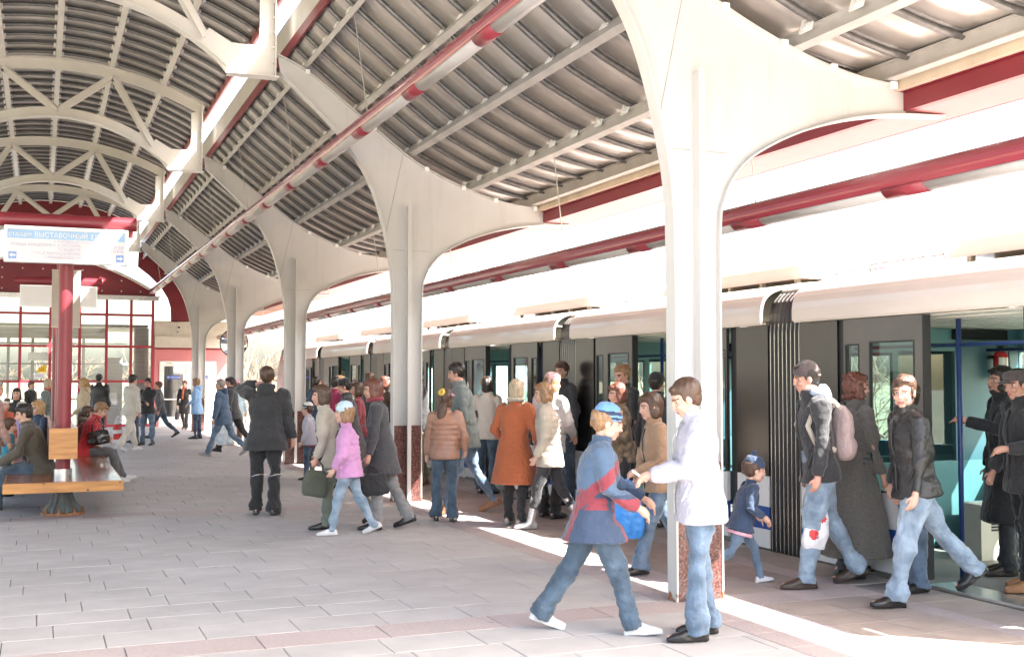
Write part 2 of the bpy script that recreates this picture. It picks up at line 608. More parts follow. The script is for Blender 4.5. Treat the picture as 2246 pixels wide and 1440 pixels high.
TW, TD, GAP = .6, .4, .007
PINK_ROWS = []
for y in COLY:
    PINK_ROWS.append(y - .2)
def bands():
    """rows of paving from near to far: (y0, depth, pink)"""
    rows = []
    y = 7.10
    below = []
    while y > -13:
        y -= TD
        below.append((y, TD, False))
    rows += below[::-1]
    for i, yc in enumerate(COLY):
        y0 = 7.10 + 7.37 * i
        rows.append((y0, .4, True))
        y = y0 + .4
        end = 7.10 + 7.37 * (i + 1)
        k = int(round((end - y) / TD))
        d = (end - y) / k
        for j in range(k):
            rows.append((y + j * d, d, False))
    return [r for r in rows if r[0] < 44]
XC = 3.83            # field of wide slabs ends here; then the column band, the strip and the edge band
def slab_box(mb, x0, x1, y0, y1, mi=0, z=0.0):
    g = GAP / 2
    mb.add([(x0 + g, y0 + g, -.04 + z), (x1 - g, y0 + g, -.04 + z), (x1 - g, y1 - g, -.04 + z), (x0 + g, y1 - g, -.04 + z),
            (x0 + g, y0 + g, -.0015 + z), (x1 - g, y0 + g, -.0015 + z), (x1 - g, y1 - g, -.0015 + z), (x0 + g, y1 - g, -.0015 + z),
            (x0 + g + .003, y0 + g + .003, z), (x1 - g - .003, y0 + g + .003, z), (x1 - g - .003, y1 - g - .003, z), (x0 + g + .003, y1 - g - .003, z)],
           [(0, 1, 5, 4), (1, 2, 6, 5), (2, 3, 7, 6), (3, 0, 4, 7), (4, 5, 9, 8), (5, 6, 10, 9), (6, 7, 11, 10), (7, 4, 8, 11), (8, 9, 10, 11)], mi)
cells = []
for ri, (y0, d, pink) in enumerate(bands()):
    if pink:
        x = -5.9
        while x < 6.0:
            cells.append((x, min(x + .8, 6.02), y0, y0 + d, True))
            x += .8
        continue
    off = (ri % 3) * .2 + (.1 if ri % 2 else 0)
    x = -6.0 - off
    while x < 4.28:
        x1 = min(x + TW, 4.28)
        if x1 - x > .05:
            cells.append((max(x, -6.0), x1, y0, y0 + d, False))
        x += TW
    cells.append((4.28, 4.92, y0, y0 + d, True))                 # band of pinkish slabs under the columns
    x = 4.92
    for w in (.45, .45):
        cells.append((x, x + w, y0, y0 + d, 2))
        x += w
    cells.append((5.82, 6.02, y0, y0 + d, True))                 # safety strip
    cells.append((6.02, 6.5, y0, y0 + d, 2))
th = R(22.431)
def in_view(c):
    x, y = (c[0] + c[1]) / 2, (c[2] + c[3]) / 2
    d = y * math.cos(th) + x * math.sin(th)
    if d < 1: return None
    u = (x * math.cos(th) - y * math.sin(th)) / d
    return d if abs(u) < .47 and 1.65 / d < .30 else None
cand = sorted([(in_view(c), i) for i, c in enumerate(cells) if in_view(c)])
near = set(i for _, i in cand[:290])
far_mb = MB()
cache = {}
for i, c in enumerate(cells):
    x0, x1, y0, y1, pink = c
    if i in near:
        key = (round(x1 - x0, 3), round(y1 - y0, 3), pink)
        if key not in cache:
            m_ = MB()
            slab_box(m_, -(x1 - x0) / 2, (x1 - x0) / 2, -(y1 - y0) / 2, (y1 - y0) / 2)
            cache[key] = m_.mesh('paving_slab', (M['slab'], M['pink_slab'], M['edge_slab'])[int(pink)])
        link('paving_slab', cache[key], platform, ((x0 + x1) / 2, (y0 + y1) / 2, rnd.uniform(-.0012, .0008)), (rnd.gauss(0, .0006), rnd.gauss(0, .0006), rnd.gauss(0, .0008)))
    else:
        slab_box(far_mb, x0, x1, y0, y1, int(pink), rnd.uniform(-.001, .0008))
o = far_mb.build('distant_paving', [M['slab'], M['pink_slab'], M['edge_slab']], platform)
tag(o, kind='stuff')

gb = MB()
gb.box((7.35, -30, -1.9), (8.45, 60, -.45))
gb.box((7.1, -30, -.6), (8.7, 60, -.45))
o = gb.build('guideway_beam', M['concrete_beam'])
tag(o, 'long concrete guideway beam under the train', 'guideway')

# ================================================================== canopy columns
LEFT = [(4.385, 0), (4.385, 1.4), (4.383, 2.6), (4.36, 3.1), (4.30, 3.45), (4.22, 3.8), (4.10, 4.17), (3.93, 4.5), (3.70, 4.82), (3.40, 5.14), (2.83, 5.66)]
RIGHT = [(4.765, 0), (4.765, 1.4), (4.768, 2.75), (4.81, 3.02), (4.90, 3.2), (5.05, 3.36), (5.33, 3.52), (5.65, 3.65), (6.03, 3.76), (6.45, 3.83), (7.0, 3.865)]
TOP = [(2.80, 5.87), (3.18, 5.69), (3.84, 5.21), (4.56, 4.67), (4.95, 4.46), (5.37, 4.29), (5.71, 4.18), (6.14, 4.09), (6.60, 4.055)]
XCOL = 4.58
def shift(pts, dx): return [(x - dx, z) for x, z in pts]
Ls, Rs, Ts = [spline(shift(p, XCOL), 3) for p in (LEFT, RIGHT, TOP)]
col_cache = {}
def column_mesh(key, fn, m):
    if key not in col_cache:
        mb = MB()
        fn(mb)
        col_cache[key] = mb.mesh(key, m)
    return col_cache[key]
def web(mb):
    body = [p for p in Ls] + [p for p in Ts] + [(7.0 - XCOL - .38, 4.02), (7.0 - XCOL - .38, 3.86)] + [p for p in Rs[::-1] if p[0] < 7.0 - XCOL - .40]
    mb.prism_y(body, -.014, .014)
def flange_l(mb): mb.ribbon(Ls, -.068, .068, .014)
def flange_r(mb): mb.ribbon(Rs, -.068, .068, -.014)
def flange_t(mb): mb.ribbon(Ts, -.07, .07, .014)
def stiff_n(mb):
    mb.box((-.012, -.115, 0), (.012, -.014, 3.98))
    mb.box((-.026, -.129, 0), (.026, -.115, 3.99))
def stiff_f(mb):
    mb.box((-.012, .014, 0), (.012, .115, 3.98))
    mb.box((-.026, .115, 0), (.026, .129, 3.99))
def clad_l(mb): mb.box((-.193, -.062, .004), (-.014, -.016, 1.02))
def clad_r(mb): mb.box((.014, -.062, .004), (.183, -.016, 1.02))
def cleat_block(mb): mb.box((-.03, -.0195, -.03), (.03, 0, .03))
def tip_lug(mb): mb.box((2.03, -.03, 3.95), (2.09, .03, 4.06))
def seam(mb):
    mb.box((-.205, -.0165, 3.385), (-.04, -.014, 3.391))
    mb.box((.04, -.0165, 3.385), (.30, -.014, 3.391))
    mb.prism_y([(-.31, 3.62), (-.302, 3.62), (-.06, 4.72), (-.068, 4.72)], -.0165, -.014)
desc = ['white canopy column nearest of the row, woman in a white jacket in front of it',
        'white canopy column beside the girl with the pink cap, second nearest of the row',
        'white canopy column just right of the man in the black jacket seen from behind',
        'white canopy column behind the man with the blue jacket and jeans, fourth of the row',
        'white canopy column in front of the pink wall doors, farthest of the row']
for i, y in enumerate(COLY):
    t = thing('canopy_column', desc[i], 'column', (XCOL, y, 0), 0, 'row of white canopy columns')
    for nm, fn, m in (('web_plate', web, 'white_steel'), ('flange', flange_l, 'white_steel'), ('flange', flange_r, 'white_steel'),
                      ('top_flange', flange_t, 'white_steel'), ('stiffener', stiff_n, 'white_steel'), ('stiffener', stiff_f, 'white_steel'),
                      ('marble_cladding', clad_l, 'marble'), ('marble_cladding', clad_r, 'marble'), ('tip_lug', tip_lug, 'cleat'), ('weld_seam', seam, 'seam')):
        link(nm, column_mesh(nm + fn.__name__, fn, M[m]), t)
    for x, z in Ts[3::4]:
        link('cleat', column_mesh('cleat', cleat_block, M['cleat']), t, (x, -.0705, z - .005))

# ================================================================== roof over the platform edge
roof = thing('platform_canopy', 'grey ribbed metal canopy roof sloping down towards the train', 'roof', (0, 0, 0))
DECK = spline([(3.02, 6.13), (3.34, 5.86), (3.98, 5.37), (4.70, 4.85), (5.10, 4.64), (5.52, 4.465), (6.2, 4.30), (6.72, 4.25)], 3)
Y0, Y1, RS = 3.0, 40.9, .6
pan = MB()
pan.ribbon(DECK, -RS / 2 + .012, RS / 2 - .012, .012)
pan_me = pan.mesh('roof_panel', M['deck'], smooth=True)
rib = MB()
rib_pts = [(x, 0, z - .022) for x, z in DECK]
rib.tube(rib_pts, .034, seg=8)
rib.ribbon([(x, z - .004) for x, z in DECK], -.075, .075, .006)
rib_me = rib.mesh('roof_rib', M['rib'], smooth=True)
y = Y0
while y < Y1:
    link('roof_panel', pan_me, roof, (0, y + RS / 2, 0))
    link('roof_rib', rib_me, roof, (0, y, 0))
    y += RS
PUR = [(3.16, 5.76, .06, 38), (3.88, 5.245, .07, 37), (4.62, 4.70, .08, 33), (5.50, 4.255, .08, 18), (6.42, 4.10, .08, 7)]
def rotpoly(poly, cx, cz, deg):
    a = R(deg)
    return [(cx + x * math.cos(a) + z * math.sin(a), cz - x * math.sin(a) + z * math.cos(a)) for x, z in poly]
for k, (px, pz, w, dg) in enumerate(PUR):
    h = .155
    mb = MB()
    prof = [(-w / 2, 0), (w / 2, 0), (w / 2, .014), (.008, .014), (.008, h - .014), (w / 2, h - .014), (w / 2, h), (-w / 2, h), (-w / 2, h - .014), (-.008, h - .014), (-.008, .014), (-w / 2, .014)]
    if k < 3:
        prof = [(-w / 2, 0), (w / 2, 0), (w / 2, h), (-w / 2, h)]
    mb.prism_y(rotpoly(prof, px, pz, dg), Y0 - .5, Y1)
    mb.build('purlin', M['purlin'], roof)
# clips that hold each rib to a purlin
cl = MB()
cl.box((-.022, -.075, -.02), (-.006, .075, .055))
cl.box((-.022, -.075, .055), (-.006, -.03, .105))
cl.box((-.022, .03, .055), (-.006, .075, .105))
cl.box((-.03, -.02, .0), (-.0225, .02, .03))
cl_me = cl.mesh('rib_clip', M['cleat'])
far_cl = MB()
n_near = 0
y = Y0 + .6 * 0
while y < Y1:
    for k, (px, pz, w, dg) in enumerate(PUR[:4]):
        a = R(dg)
        bx, bz = px + .11 * math.sin(a) - (w / 2) * math.cos(a), pz + .11 * math.cos(a) + (w / 2) * math.sin(a)
        if y < 24.5 and n_near < 190:
            link('rib_clip', cl_me, roof, (bx, y + .06, bz), (0, a, 0))
            n_near += 1
        else:
            far_cl.box((bx - .03, y, bz - .03), (bx, y + .12, bz + .07))
    y += RS
tag(far_cl.build('rib_clips', M['cleat'], roof), kind='stuff')
mb = MB()
mb.box((6.50, Y0 - .5, 4.03), (6.58, Y1, 4.235))
mb.box((6.46, Y0 - .5, 4.20), (6.50, Y1, 4.23))
mb.build('eaves_beam', M['cream_steel'], roof)
mb = MB()
mb.box((6.60, Y0 - .5, 3.872), (6.66, Y1, 4.025))
mb.box((6.56, Y0 - .5, 4.0265), (6.70, Y1, 4.034))
mb.build('fascia', M['red_steel'], roof)
mb = MB()
mb.box((6.662, Y0 - .5, 3.872), (7.17, Y1, 3.885))
mb.box((7.17, Y0 - .5, 3.868), (7.185, Y1, 4.30))
mb.box((6.74, Y0 - .5, 4.27), (7.185, Y1, 4.285))
mb.build('soffit', M['soffit'], roof)
mb = MB()
mb.box((3.00, Y0 - .5, 6.02), (3.03, Y1, 6.16))
mb.build('ridge_trim', M['red_steel'], roof)
mb = MB()
mb.box((3.005, Y0 - .5, 6.162), (3.025, Y1, 6.50))
mb.build('ridge_upstand', M['truss_white'], roof)

# ================================================================== vaulted hall roof and trusses
CX = 0.2
vault = thing('vaulted_roof', 'curved ribbed metal vault over the middle of the platform', 'roof', (0, 0, 0))
RV, ZV = 5.6, 7.60
def arc(x): return ZV - RV + math.sqrt(RV * RV - (x - CX) ** 2)
VD = [(x, arc(x) + .015) for x in np.linspace(CX - 2.74, CX + 2.74, 27)]
RSV = .56
pan = MB()
pan.ribbon(VD, -RSV / 2 + .01, RSV / 2 - .01, .012)
vp_me = pan.mesh('vault_panel', M['deck'], smooth=True)
rib = MB()
rib.tube([(x, 0, z - .03) for x, z in VD], .03, seg=8)
rib.ribbon([(x, z - .008) for x, z in VD], -.12, .03, .006)
vr_me = rib.mesh('vault_rib', M['rib'], smooth=True)
y = 2.0
nv = 0
while y < 40.7:
    link('vault_panel', vp_me, vault, (0, y + RSV / 2, 0))
    link('vault_rib', vr_me, vault, (0, y, 0))
    y += RSV
vcl = MB()
VPX = [CX - 1.87, CX - .94, CX, CX + .94, CX + 1.87]
for k, px in enumerate(VPX):
    zt = arc(px) - .02
    mb = MB()
    a = math.degrees(math.asin((px - CX) / RV))
    mb.prism_y(rotpoly([(-.048, -.10), (.048, -.10), (.048, 0), (-.048, 0)], px, zt, a), 1.5, 40.9)
    mb.build('vault_purlin', M['truss_white'], vault)
    y = 2.0
    while y < 40.6:
        for s_ in (-1, 1):
            vcl.box((px + s_ * .07 - .02, y - .03, zt - .05), (px + s_ * .07 + .02, y + .04, zt + .02))
        y += RSV
tag(vcl.build('rib_clips', M['cleat'], vault), kind='stuff')
for s_ in (-1, 1):
    mb = MB()
    xe = CX + s_ * 2.74
    mb.box((xe - .02, 1.5, arc(xe) - .10), (xe + .02, 40.9, arc(xe) + .04))
    mb.build('edge_trim', M['soffit'], vault)

# trusses
RB = 2.86
ZB = 6.42
def barc(x): return ZB - RB + math.sqrt(max(.01, RB * RB - x * x))
tx = np.linspace(-2.54, 2.54, 29)
TOPC = [(x, arc(x + CX) - .125) for x in tx]
bx_ = np.linspace(-1.95, 1.95, 27)
BOTC = [(x, barc(x)) for x in bx_]
def t_top(mb):
    mb.ribbon(TOPC, -.085, .085, .014)
    mb.ribbon([(x, z - .19) for x, z in TOPC], -.012, .012, .188)
def t_bot(mb):
    mb.ribbon(BOTC, -.10, .10, -.014)
    mb.ribbon(BOTC, -.012, .012, .17)
def t_end(s_):
    def fn(mb):
        P = lambda pts: [(s_ * x, z) for x, z in pts]
        mb.prism_y(P([(1.93, 5.585), (2.55, 5.585), (2.55, 5.98), (2.0, 5.98), (1.72, 6.14), (1.60, 6.0)]), -.0125, .0125)
        mb.prism_y(P([(2.36, 5.98), (2.545, 5.98), (2.545, 6.74), (2.36, 6.70)]), -.0128, .0128)
        mb.box((min(s_ * 2.55, s_ * 2.565), -.10, 5.56), (max(s_ * 2.55, s_ * 2.565), .10, 6.92))
        mb.box((min(s_ * 1.95, s_ * 2.60), -.10, 5.568), (max(s_ * 1.95, s_ * 2.60), .10, 5.583))
        for z in (5.75, 5.95, 6.15, 6.35, 6.55):
            mb.box((min(s_ * 2.525, s_ * 2.549), -.075, z), (max(s_ * 2.525, s_ * 2.549), -.045, z + .03))
    fn.__name__ = 'end%d' % s_
    return fn
def t_diag(a, b):
    def fn(mb):
        ax, az = a
        bx, bz = b
        d = Vector((bx - ax, 0, bz - az)).normalized()
        n = Vector((-d.z, 0, d.x))
        for w, y0, y1 in ((.07, -.0115, .0115), (.02, -.055, -.012), (.02, .012, .055), (.034, -.066, -.055)):
            mb.prism_y([(ax + n.x * w, az + n.z * w), (bx + n.x * w, bz + n.z * w), (bx - n.x * w, bz - n.z * w), (ax - n.x * w, az - n.z * w)], y0, y1)
        for (gx, gz, q) in ((ax, az, .2), (bx, bz, .2)):
            mb.prism_y([(gx - q, gz), (gx - q * .4, gz + .09), (gx + q * .4, gz + .09), (gx + q, gz), (gx + q * .5, gz - .09), (gx - q * .5, gz - .09)], -.0105, .0105)
    fn.__name__ = 'diag%.2f_%.2f' % (a[0], b[0])
    return fn
nodesT = [(-.95, arc(CX - .95) - .27), (.95, arc(CX + .95) - .27)]
nodesB = [(-1.66, barc(1.66) + .12), (0, barc(0) + .10), (1.66, barc(1.66) + .12)]
tl = ['white arched roof truss nearest of the row, cut off by the top of the picture', 'white arched roof truss second nearest, its whole right half in view',
      'white arched roof truss third of the row, spanning above the distant red beam', 'white arched roof truss farthest of the row, in front of the dark red gable']
for i, y in enumerate(COLY[1:]):
    t = thing('arched_truss', tl[i], 'roof truss', (CX, y, 0), 0, 'row of arched roof trusses')
    parts = [('top_chord', t_top), ('bottom_chord', t_bot), ('end_post', t_end(-1)), ('end_post', t_end(1))]
    for a, b in ((nodesB[0], nodesT[0]), (nodesT[0], nodesB[1]), (nodesB[1], nodesT[1]), (nodesT[1], nodesB[2])):
        parts.append(('diagonal', t_diag(a, b)))
    for nm, fn in parts:
        link(nm, column_mesh('truss_' + nm + fn.__name__, fn, M['truss_white']), t)

# matching canopy on the other side of the island platform (mostly outside the picture)
mb = MB()
mb.ribbon([(2 * CX - x, z) for x, z in DECK], Y0, Y1, .012)
mb.box((2 * CX - 7.18, Y0, 3.87), (2 * CX - 6.60, Y1, 4.03))
mb.build('far_side_deck', M['deck'], roof)

# ================================================================== tube lights
def tube_light(label, x, zc, y0, y1, sleeve0, period, wires, ztop, xtop):
    t = thing('tube_light', label, 'light fitting', (x, 0, 0), 0, 'long red tube lights')
    mb = MB()
    seg = 14
    r = .098
    prof = [(r * math.cos(a), zc + .02 + r * math.sin(a)) for a in np.linspace(-.72, math.pi + .72, 17)]
    mb.prism_y(prof, y0, y1)
    mb.build('red_housing', M['tube_red'], t, smooth=True, angle=50)
    rl = .090
    prof2 = [(rl * math.cos(a), zc + .01 + rl * 1.22 * math.sin(a)) for a in np.linspace(math.pi + .52, 2 * math.pi - .52, 13)]
    L_ = period - .40
    mb = MB()
    mb.prism_y(prof2, -L_ / 2, L_ / 2)
    lm = mb.mesh('diffuser', M['lamp_white'], smooth=True)
    rs = .096
    prof3 = [(rs * math.cos(a), zc + .01 + rs * 1.17 * math.sin(a)) for a in np.linspace(math.pi + .40, 2 * math.pi - .40, 13)]
    mb = MB()
    mb.prism_y(prof3, -.21, .21)
    sm = mb.mesh('sleeve', M['sleeve'], smooth=True)
    y = sleeve0
    while y - period > y0 + .3:
        y -= period
    while y < y1:
        link('sleeve', sm, t, (0, y, 0))
        if y + period / 2 < y1 - .6:
            link('diffuser', lm, t, (0, y + period / 2, 0))
        y += period
    for wy in wires:
        mb = MB()
        mb.tube([(0, wy, zc + .10), (xtop - x, wy - .15, ztop)], .007, seg=5)
        mb.build('wire', M['wire'], t)
        mb = MB()
        mb.tube([(0, wy, zc + .10), (0, wy, zc + .16)], .011, seg=6)
        mb.build('wire_clamp', M['wire'], t)
tube_light('red and white tube light hanging over the platform from the upper purlin', 3.4, 4.56, 3.0, 40.6, 8.73, 2.03, [8.5 + 4.06 * i for i in range(8)], 5.78, 3.2)
tube_light('red and white tube light hanging beside the platform edge above the train', 5.72, 3.06, 3.0, 40.6, 6.40, 1.965, [8.3 + 3.93 * i for i in range(8)], 4.26, 5.52)
# ================================================================== far end: glazed pavilion, pink wall, dark red end trim
YB = 41.0
pav = thing('glazed_pavilion', 'glass pavilion with red frame and arched red gable at the end of the platform', 'pavilion', (0, 0, 0))
XV = [-4.4, -3.47, -2.53, -1.6, -.66, .26, 1.18, 2.03, 2.82, 3.53]
ZT = [0.06, 1.56, 2.74, 3.82, 4.40]
for x in XV:
    mb = MB()
    mb.box((x - .045, YB - .06, 0), (x + .045, YB + .06, 4.42))
    mb.build('mullion', M['frame_red'], pav)
for z in ZT:
    for a, b in zip(XV[:-1], XV[1:]):
        mb = MB()
        mb.box((a + .045, YB - .045, z - .04), (b - .045, YB + .045, z + .04))
        mb.build('transom', M['frame_red'], pav)
for i, (za, zb) in enumerate(zip(ZT[:-1], ZT[1:])):
    for a, b in zip(XV[:-1], XV[1:]):
        MB().add([(a + .045, YB, za + .04), (b - .045, YB, za + .04), (b - .045, YB, zb - .04), (a + .045, YB, zb - .04)], [(0, 1, 2, 3)]).build('pane', M['glass'], pav)
gx = np.linspace(-3.6, 3.6, 25)
def gz(x): return 5.72 - 1.17 * (abs(x - CX + .2) / 3.6) ** 2 if True else 0
garc = [(x, gz(x)) for x in gx]
mb = MB()
mb.prism_y([(-3.6, 4.47)] + garc + [(3.6, 4.47)], YB - .12, YB - .05)
mb.build('gable', M['dark_red'], pav)
mb = MB()
mb.ribbon([(x, z + .01) for x, z in garc], YB - .3, YB + 5.0, .05)
mb.build('gable_coping', M['ring'], pav)
mb = MB()
for x in np.arange(-3.1, 3.3, .62):
    for z in (4.62, 4.98, 5.3):
        if z < gz(x) - .12:
            mb.box((x - .02, YB - .128, z - .02), (x + .02, YB - .119, z + .02))
mb.build('rivet', M['paper'], pav)
mb = MB()
mb.box((-4.6, YB - .30, 4.425), (3.74, YB - .02, 4.468))
mb.box((-4.6, YB - .22, 4.32), (3.70, YB - .065, 4.424))
mb.build('eaves_rail', M['ring'], pav)
# inside of the pavilion: grey back parts, inner frames
mb = MB()
mb.box((-4.4, YB + .3, 3.42), (3.4, YB + 4.8, 3.50))
mb.box((-4.4, YB + .15, 3.0), (2.0, YB + .2, 3.36))
mb.build('grey_ceiling', M['slat_grey'], pav)
mb = MB()
mb.box((2.98, YB + .5, 0), (3.44, YB + .9, 3.4))
mb.box((2.15, YB + 2.2, 0), (2.7, YB + 2.3, 2.4))
mb.build('inner_wall', M['slat_grey'], pav)
for x in (-3.8, -2.9, -1.95, -1.12, -.30, .85, 1.45):
    mb = MB()
    mb.box((x - .05, YB + 4.4, 0), (x + .05, YB + 4.5, 3.4))
    mb.build('inner_mullion', M['slat_grey'], pav)
mb = MB()
for z in (.9, 2.2, 2.95):
    mb.box((-4.4, YB + 4.36, z - .03), (3.0, YB + 4.40, z + .03))
mb.build('inner_transom', M['slat_grey'], pav)
mb = MB()
mb.box((-.45, YB + 4.2, 2.32), (.75, YB + 4.3, 2.62))
mb.build('inner_notice_box', M['sign_frame'], pav)
o = MB().prism_y([(.0, 0), (.16, 0), (.16, .26), (.10, .26), (-.14, .08), (-.14, 0)], -.003, .003).build('warning_sticker', M['yellow'])
o.location = (.0, YB - .012, 1.86)
tag(o, 'yellow warning sticker on the pavilion glass', 'sticker')
mb = MB()
mb.ribbon([(.01 + .07 * math.cos(a), .12 + .07 * math.sin(a)) for a in np.linspace(0, 2 * math.pi, 17)], -.006, -.0035, .012)
mb.prism_y([(-.03, .15), (-.02, .16), (.05, .09), (.04, .08)], -.006, -.0035)
mb.build('sticker_symbol', M['black'], o)
o = MB().box((-.17, -.003, -.09), (.17, .003, .09)).build('paper_notice', M['paper'])
o.location = (-.06, YB - .012, 1.735)
tag(o, 'white paper notice below the yellow sticker on the glass', 'notice')
mb = MB()
for z in (.045, .0, -.045):
    mb.box((-.13, -.0045, z - .008), (.13, -.0032, z + .008))
mb.build('print_line', M['sign_text'], o)

wall = thing('pink_end_wall', 'pink plastered wall with a white double door and beige beams above', 'wall', (0, 0, 0))
mb = MB()
mb.box((3.60, YB - .02, 2.26), (6.02, YB + .3, 2.66))
mb.box((3.60, YB - .02, 0), (3.76, YB + .3, 2.26))
mb.box((5.68, YB - .02, 0), (6.02, YB + .3, 2.26))
mb.build('plaster', M['pink_wall'], wall)
mb = MB()
mb.box((3.60, YB - .10, 2.72), (6.05, YB + .3, 3.05))
mb.box((3.60, YB - .16, 3.05), (6.05, YB + .3, 3.10))
mb.box((3.60, YB - .08, 3.102), (6.05, YB + .3, 3.60))
mb.box((3.60, YB - .14, 3.602), (6.05, YB + .3, 3.64))
mb.box((4.5, YB - .1, 3.28), (6.05, YB - .081, 3.32))
mb.build('beige_beam', M['beige_beam'], wall)
mb = MB()
mb.box((3.60, YB - .06, 2.662), (6.05, YB + .3, 2.718))
mb.build('red_trim', M['red_steel'], wall)
mb = MB()
for a, b in ((3.765, 3.83), (5.61, 5.675)):
    mb.box((a, YB - .05, 0), (b, YB + .1, 2.255))
mb.box((3.83, YB - .05, 2.19), (5.61, YB + .1, 2.255))
mb.box((4.66, YB - .045, 0), (4.74, YB + .1, 2.188))
mb.build('door_frame', M['door_white'], wall)
for a, b in ((3.84, 4.65), (4.75, 5.60)):
    mb = MB()
    for p, q in (((a, .02), (a + .085, 2.17)), ((b - .085, .02), (b, 2.17)), ((a + .085, 2.08), (b - .085, 2.17)), ((a + .085, .02), (b - .085, .34)), ((a + .085, .92), (b - .085, .96))):
        mb.box((p[0], YB - .03, p[1]), (q[0], YB + .02, q[1]))
    d = mb.build('door', M['door_white'], wall)
    MB().add([(a + .085, YB, .34), (b - .085, YB, .34), (b - .085, YB, 2.08), (a + .085, YB, 2.08)], [(0, 1, 2, 3)]).build('pane', M['door_glass'], d)
    mb = MB()
    c_ = (a + b) / 2
    mb.box((c_ - .225, YB - .014, 1.64), (c_ + .225, YB - .004, 1.76))
    s = mb.build('door_sign', M['door_blue'], d)
    text('lettering', 'НЕТ ПРОХОДА', .062, (c_, YB - .0165, 1.676), M['sign_text_white'], d, 'CENTER')
# grey partition and floor behind the doors
mb = MB()
mb.box((3.7, YB + 2.0, 0), (5.9, YB + 2.05, 2.6))
mb.box((4.3, YB + 1.2, 0), (4.36, YB + 2.0, 2.4))
mb.build('grey_lobby', M['slat_grey'], wall)

trim = thing('end_arch', 'dark red arched trim closing the far end of the roof', 'arch', (0, 0, 0))
under = [(x, z - .03) for x, z in DECK]
low = [(3.0, 5.48), (3.4, 5.17), (3.78, 4.78), (4.0, 4.42), (4.10, 4.10), (4.12, 3.60)]
mb = MB()
mb.prism_y(under + [(6.72, 3.95), (5.4, 3.66), (5.4, 3.655)] + low[::-1], 40.86, 40.9)
mb.build('side_panel', M['dark_red'], trim)
vo = [(x, arc(x) - .02) for x in np.linspace(CX - 2.74, CX + 2.74, 21)]
vi = [(x, 6.62 - .22 * ((x - CX) / 2.74) ** 2) for x in np.linspace(CX + 2.74, CX - 2.74, 21)]
mb = MB()
mb.prism_y(vo + vi, 40.86, 40.9)
mb.build('vault_panel', M['dark_red'], trim)

# security camera and convex mirror
cc = thing('security_camera', 'small security camera on the beige beam above the pink door', 'camera', (4.36, YB - .30, 3.36))
mb = MB()
mb.box((-.05, -.12, .0), (.05, .12, .10))
mb.box((-.06, -.15, .095), (.06, .13, .11))
mb.build('housing', M['sign_frame'], cc)
MB().tube([(0, -.125, .05), (0, -.14, .05)], .038, 12).build('lens', M['black'], cc)
mb = MB()
mb.tube([(0, .02, 0), (0, .08, -.10), (0, .21, -.12)], .016, 8)
mb.box((-.05, .21, -.17), (.05, .22, -.06))
mb.build('bracket', M['ring'], cc)
mi = thing('convex_mirror', 'round convex mirror behind the fourth column near the pink wall', 'mirror', (5.98, 39.0, 2.86))
mb = MB()
seg, rg = 24, 6
vs, fs = [(0, -.10, 0)], []
for i in range(1, rg + 1):
    r_ = .46 * i / rg
    for k in range(seg):
        a = 2 * math.pi * k / seg
        vs.append((r_ * math.cos(a), -.10 * (1 - (r_ / .46) ** 2), r_ * math.sin(a)))
for k in range(seg):
    fs.append((0, 1 + k, 1 + (k + 1) % seg))
for i in range(rg - 1):
    for k in range(seg):
        a, b = 1 + i * seg + k, 1 + i * seg + (k + 1) % seg
        fs.append((a, a + seg, b + seg, b))
mb.add(vs, fs)
mb.build('mirror_dome', M['mirror'], mi, smooth=True)
mb = MB()
mb.tube([(.47 * math.cos(a), 0, .47 * math.sin(a)) for a in np.linspace(0, 2 * math.pi, 29)], .018, 6)
mb.build('rim', M['black'], mi, smooth=True)
mb = MB()
mb.tube([(0, .02, 0), (0, .3, .1), (0, .32, 1.13)], .025, 8)
mb.build('arm', M['ring'], mi)
mi.rotation_euler = (R(-6), 0, R(-24))

# ================================================================== bench, posts, station signs
bench = thing('platform_bench', 'long varnished wooden bench with a pine backrest beam and grey-green pedestals', 'bench', (0, 0, 0))
BX0, BX1, BYa, BYb = -.37, .91, 14.25, 20.8
nb = 9
w = (BX1 - BX0) / nb
for i in range(nb):
    mb = MB()
    mb.box((BX0 + i * w + .0015, BYa + .05, .40), (BX0 + (i + 1) * w - .0015, BYb, .452 + rnd.uniform(-.0008, .0008)))
    mb.build('seat_plank', M['bench_top'], bench)
mb = MB()
mb.box((BX0 - .015, BYa + .012, .335), (BX1 + .015, BYa + .049, .448))
mb.build('end_board', M['bench_end'], bench)
for x in (BX0 - .014, BX1 + .001):
    mb = MB()
    mb.box((x, BYa + .05, .335), (x + .013, BYb, .448))
    mb.build('side_board', M['bench_end'], bench)
mb = MB()
mb.box((.10, 14.72, .69), (.42, 14.757, 1.055))
e = mb.build('backrest_end', M['bench_end'], bench)
mb = MB()
for a, b, z0, z1 in ((.10, .135, .69, 1.055), (.385, .42, .69, 1.055)):
    mb.box((a, 14.758, z0), (b, 20.2, z1))
mb.build('backrest_board', M['bench_top'], bench)
mb = MB()
mb.box((.136, 14.758, 1.0), (.384, 15.19, 1.05))
mb.box((.136, 15.39, 1.0), (.384, 17.3, 1.05))
mb.build('backrest_cap', M['bench_top'], bench)
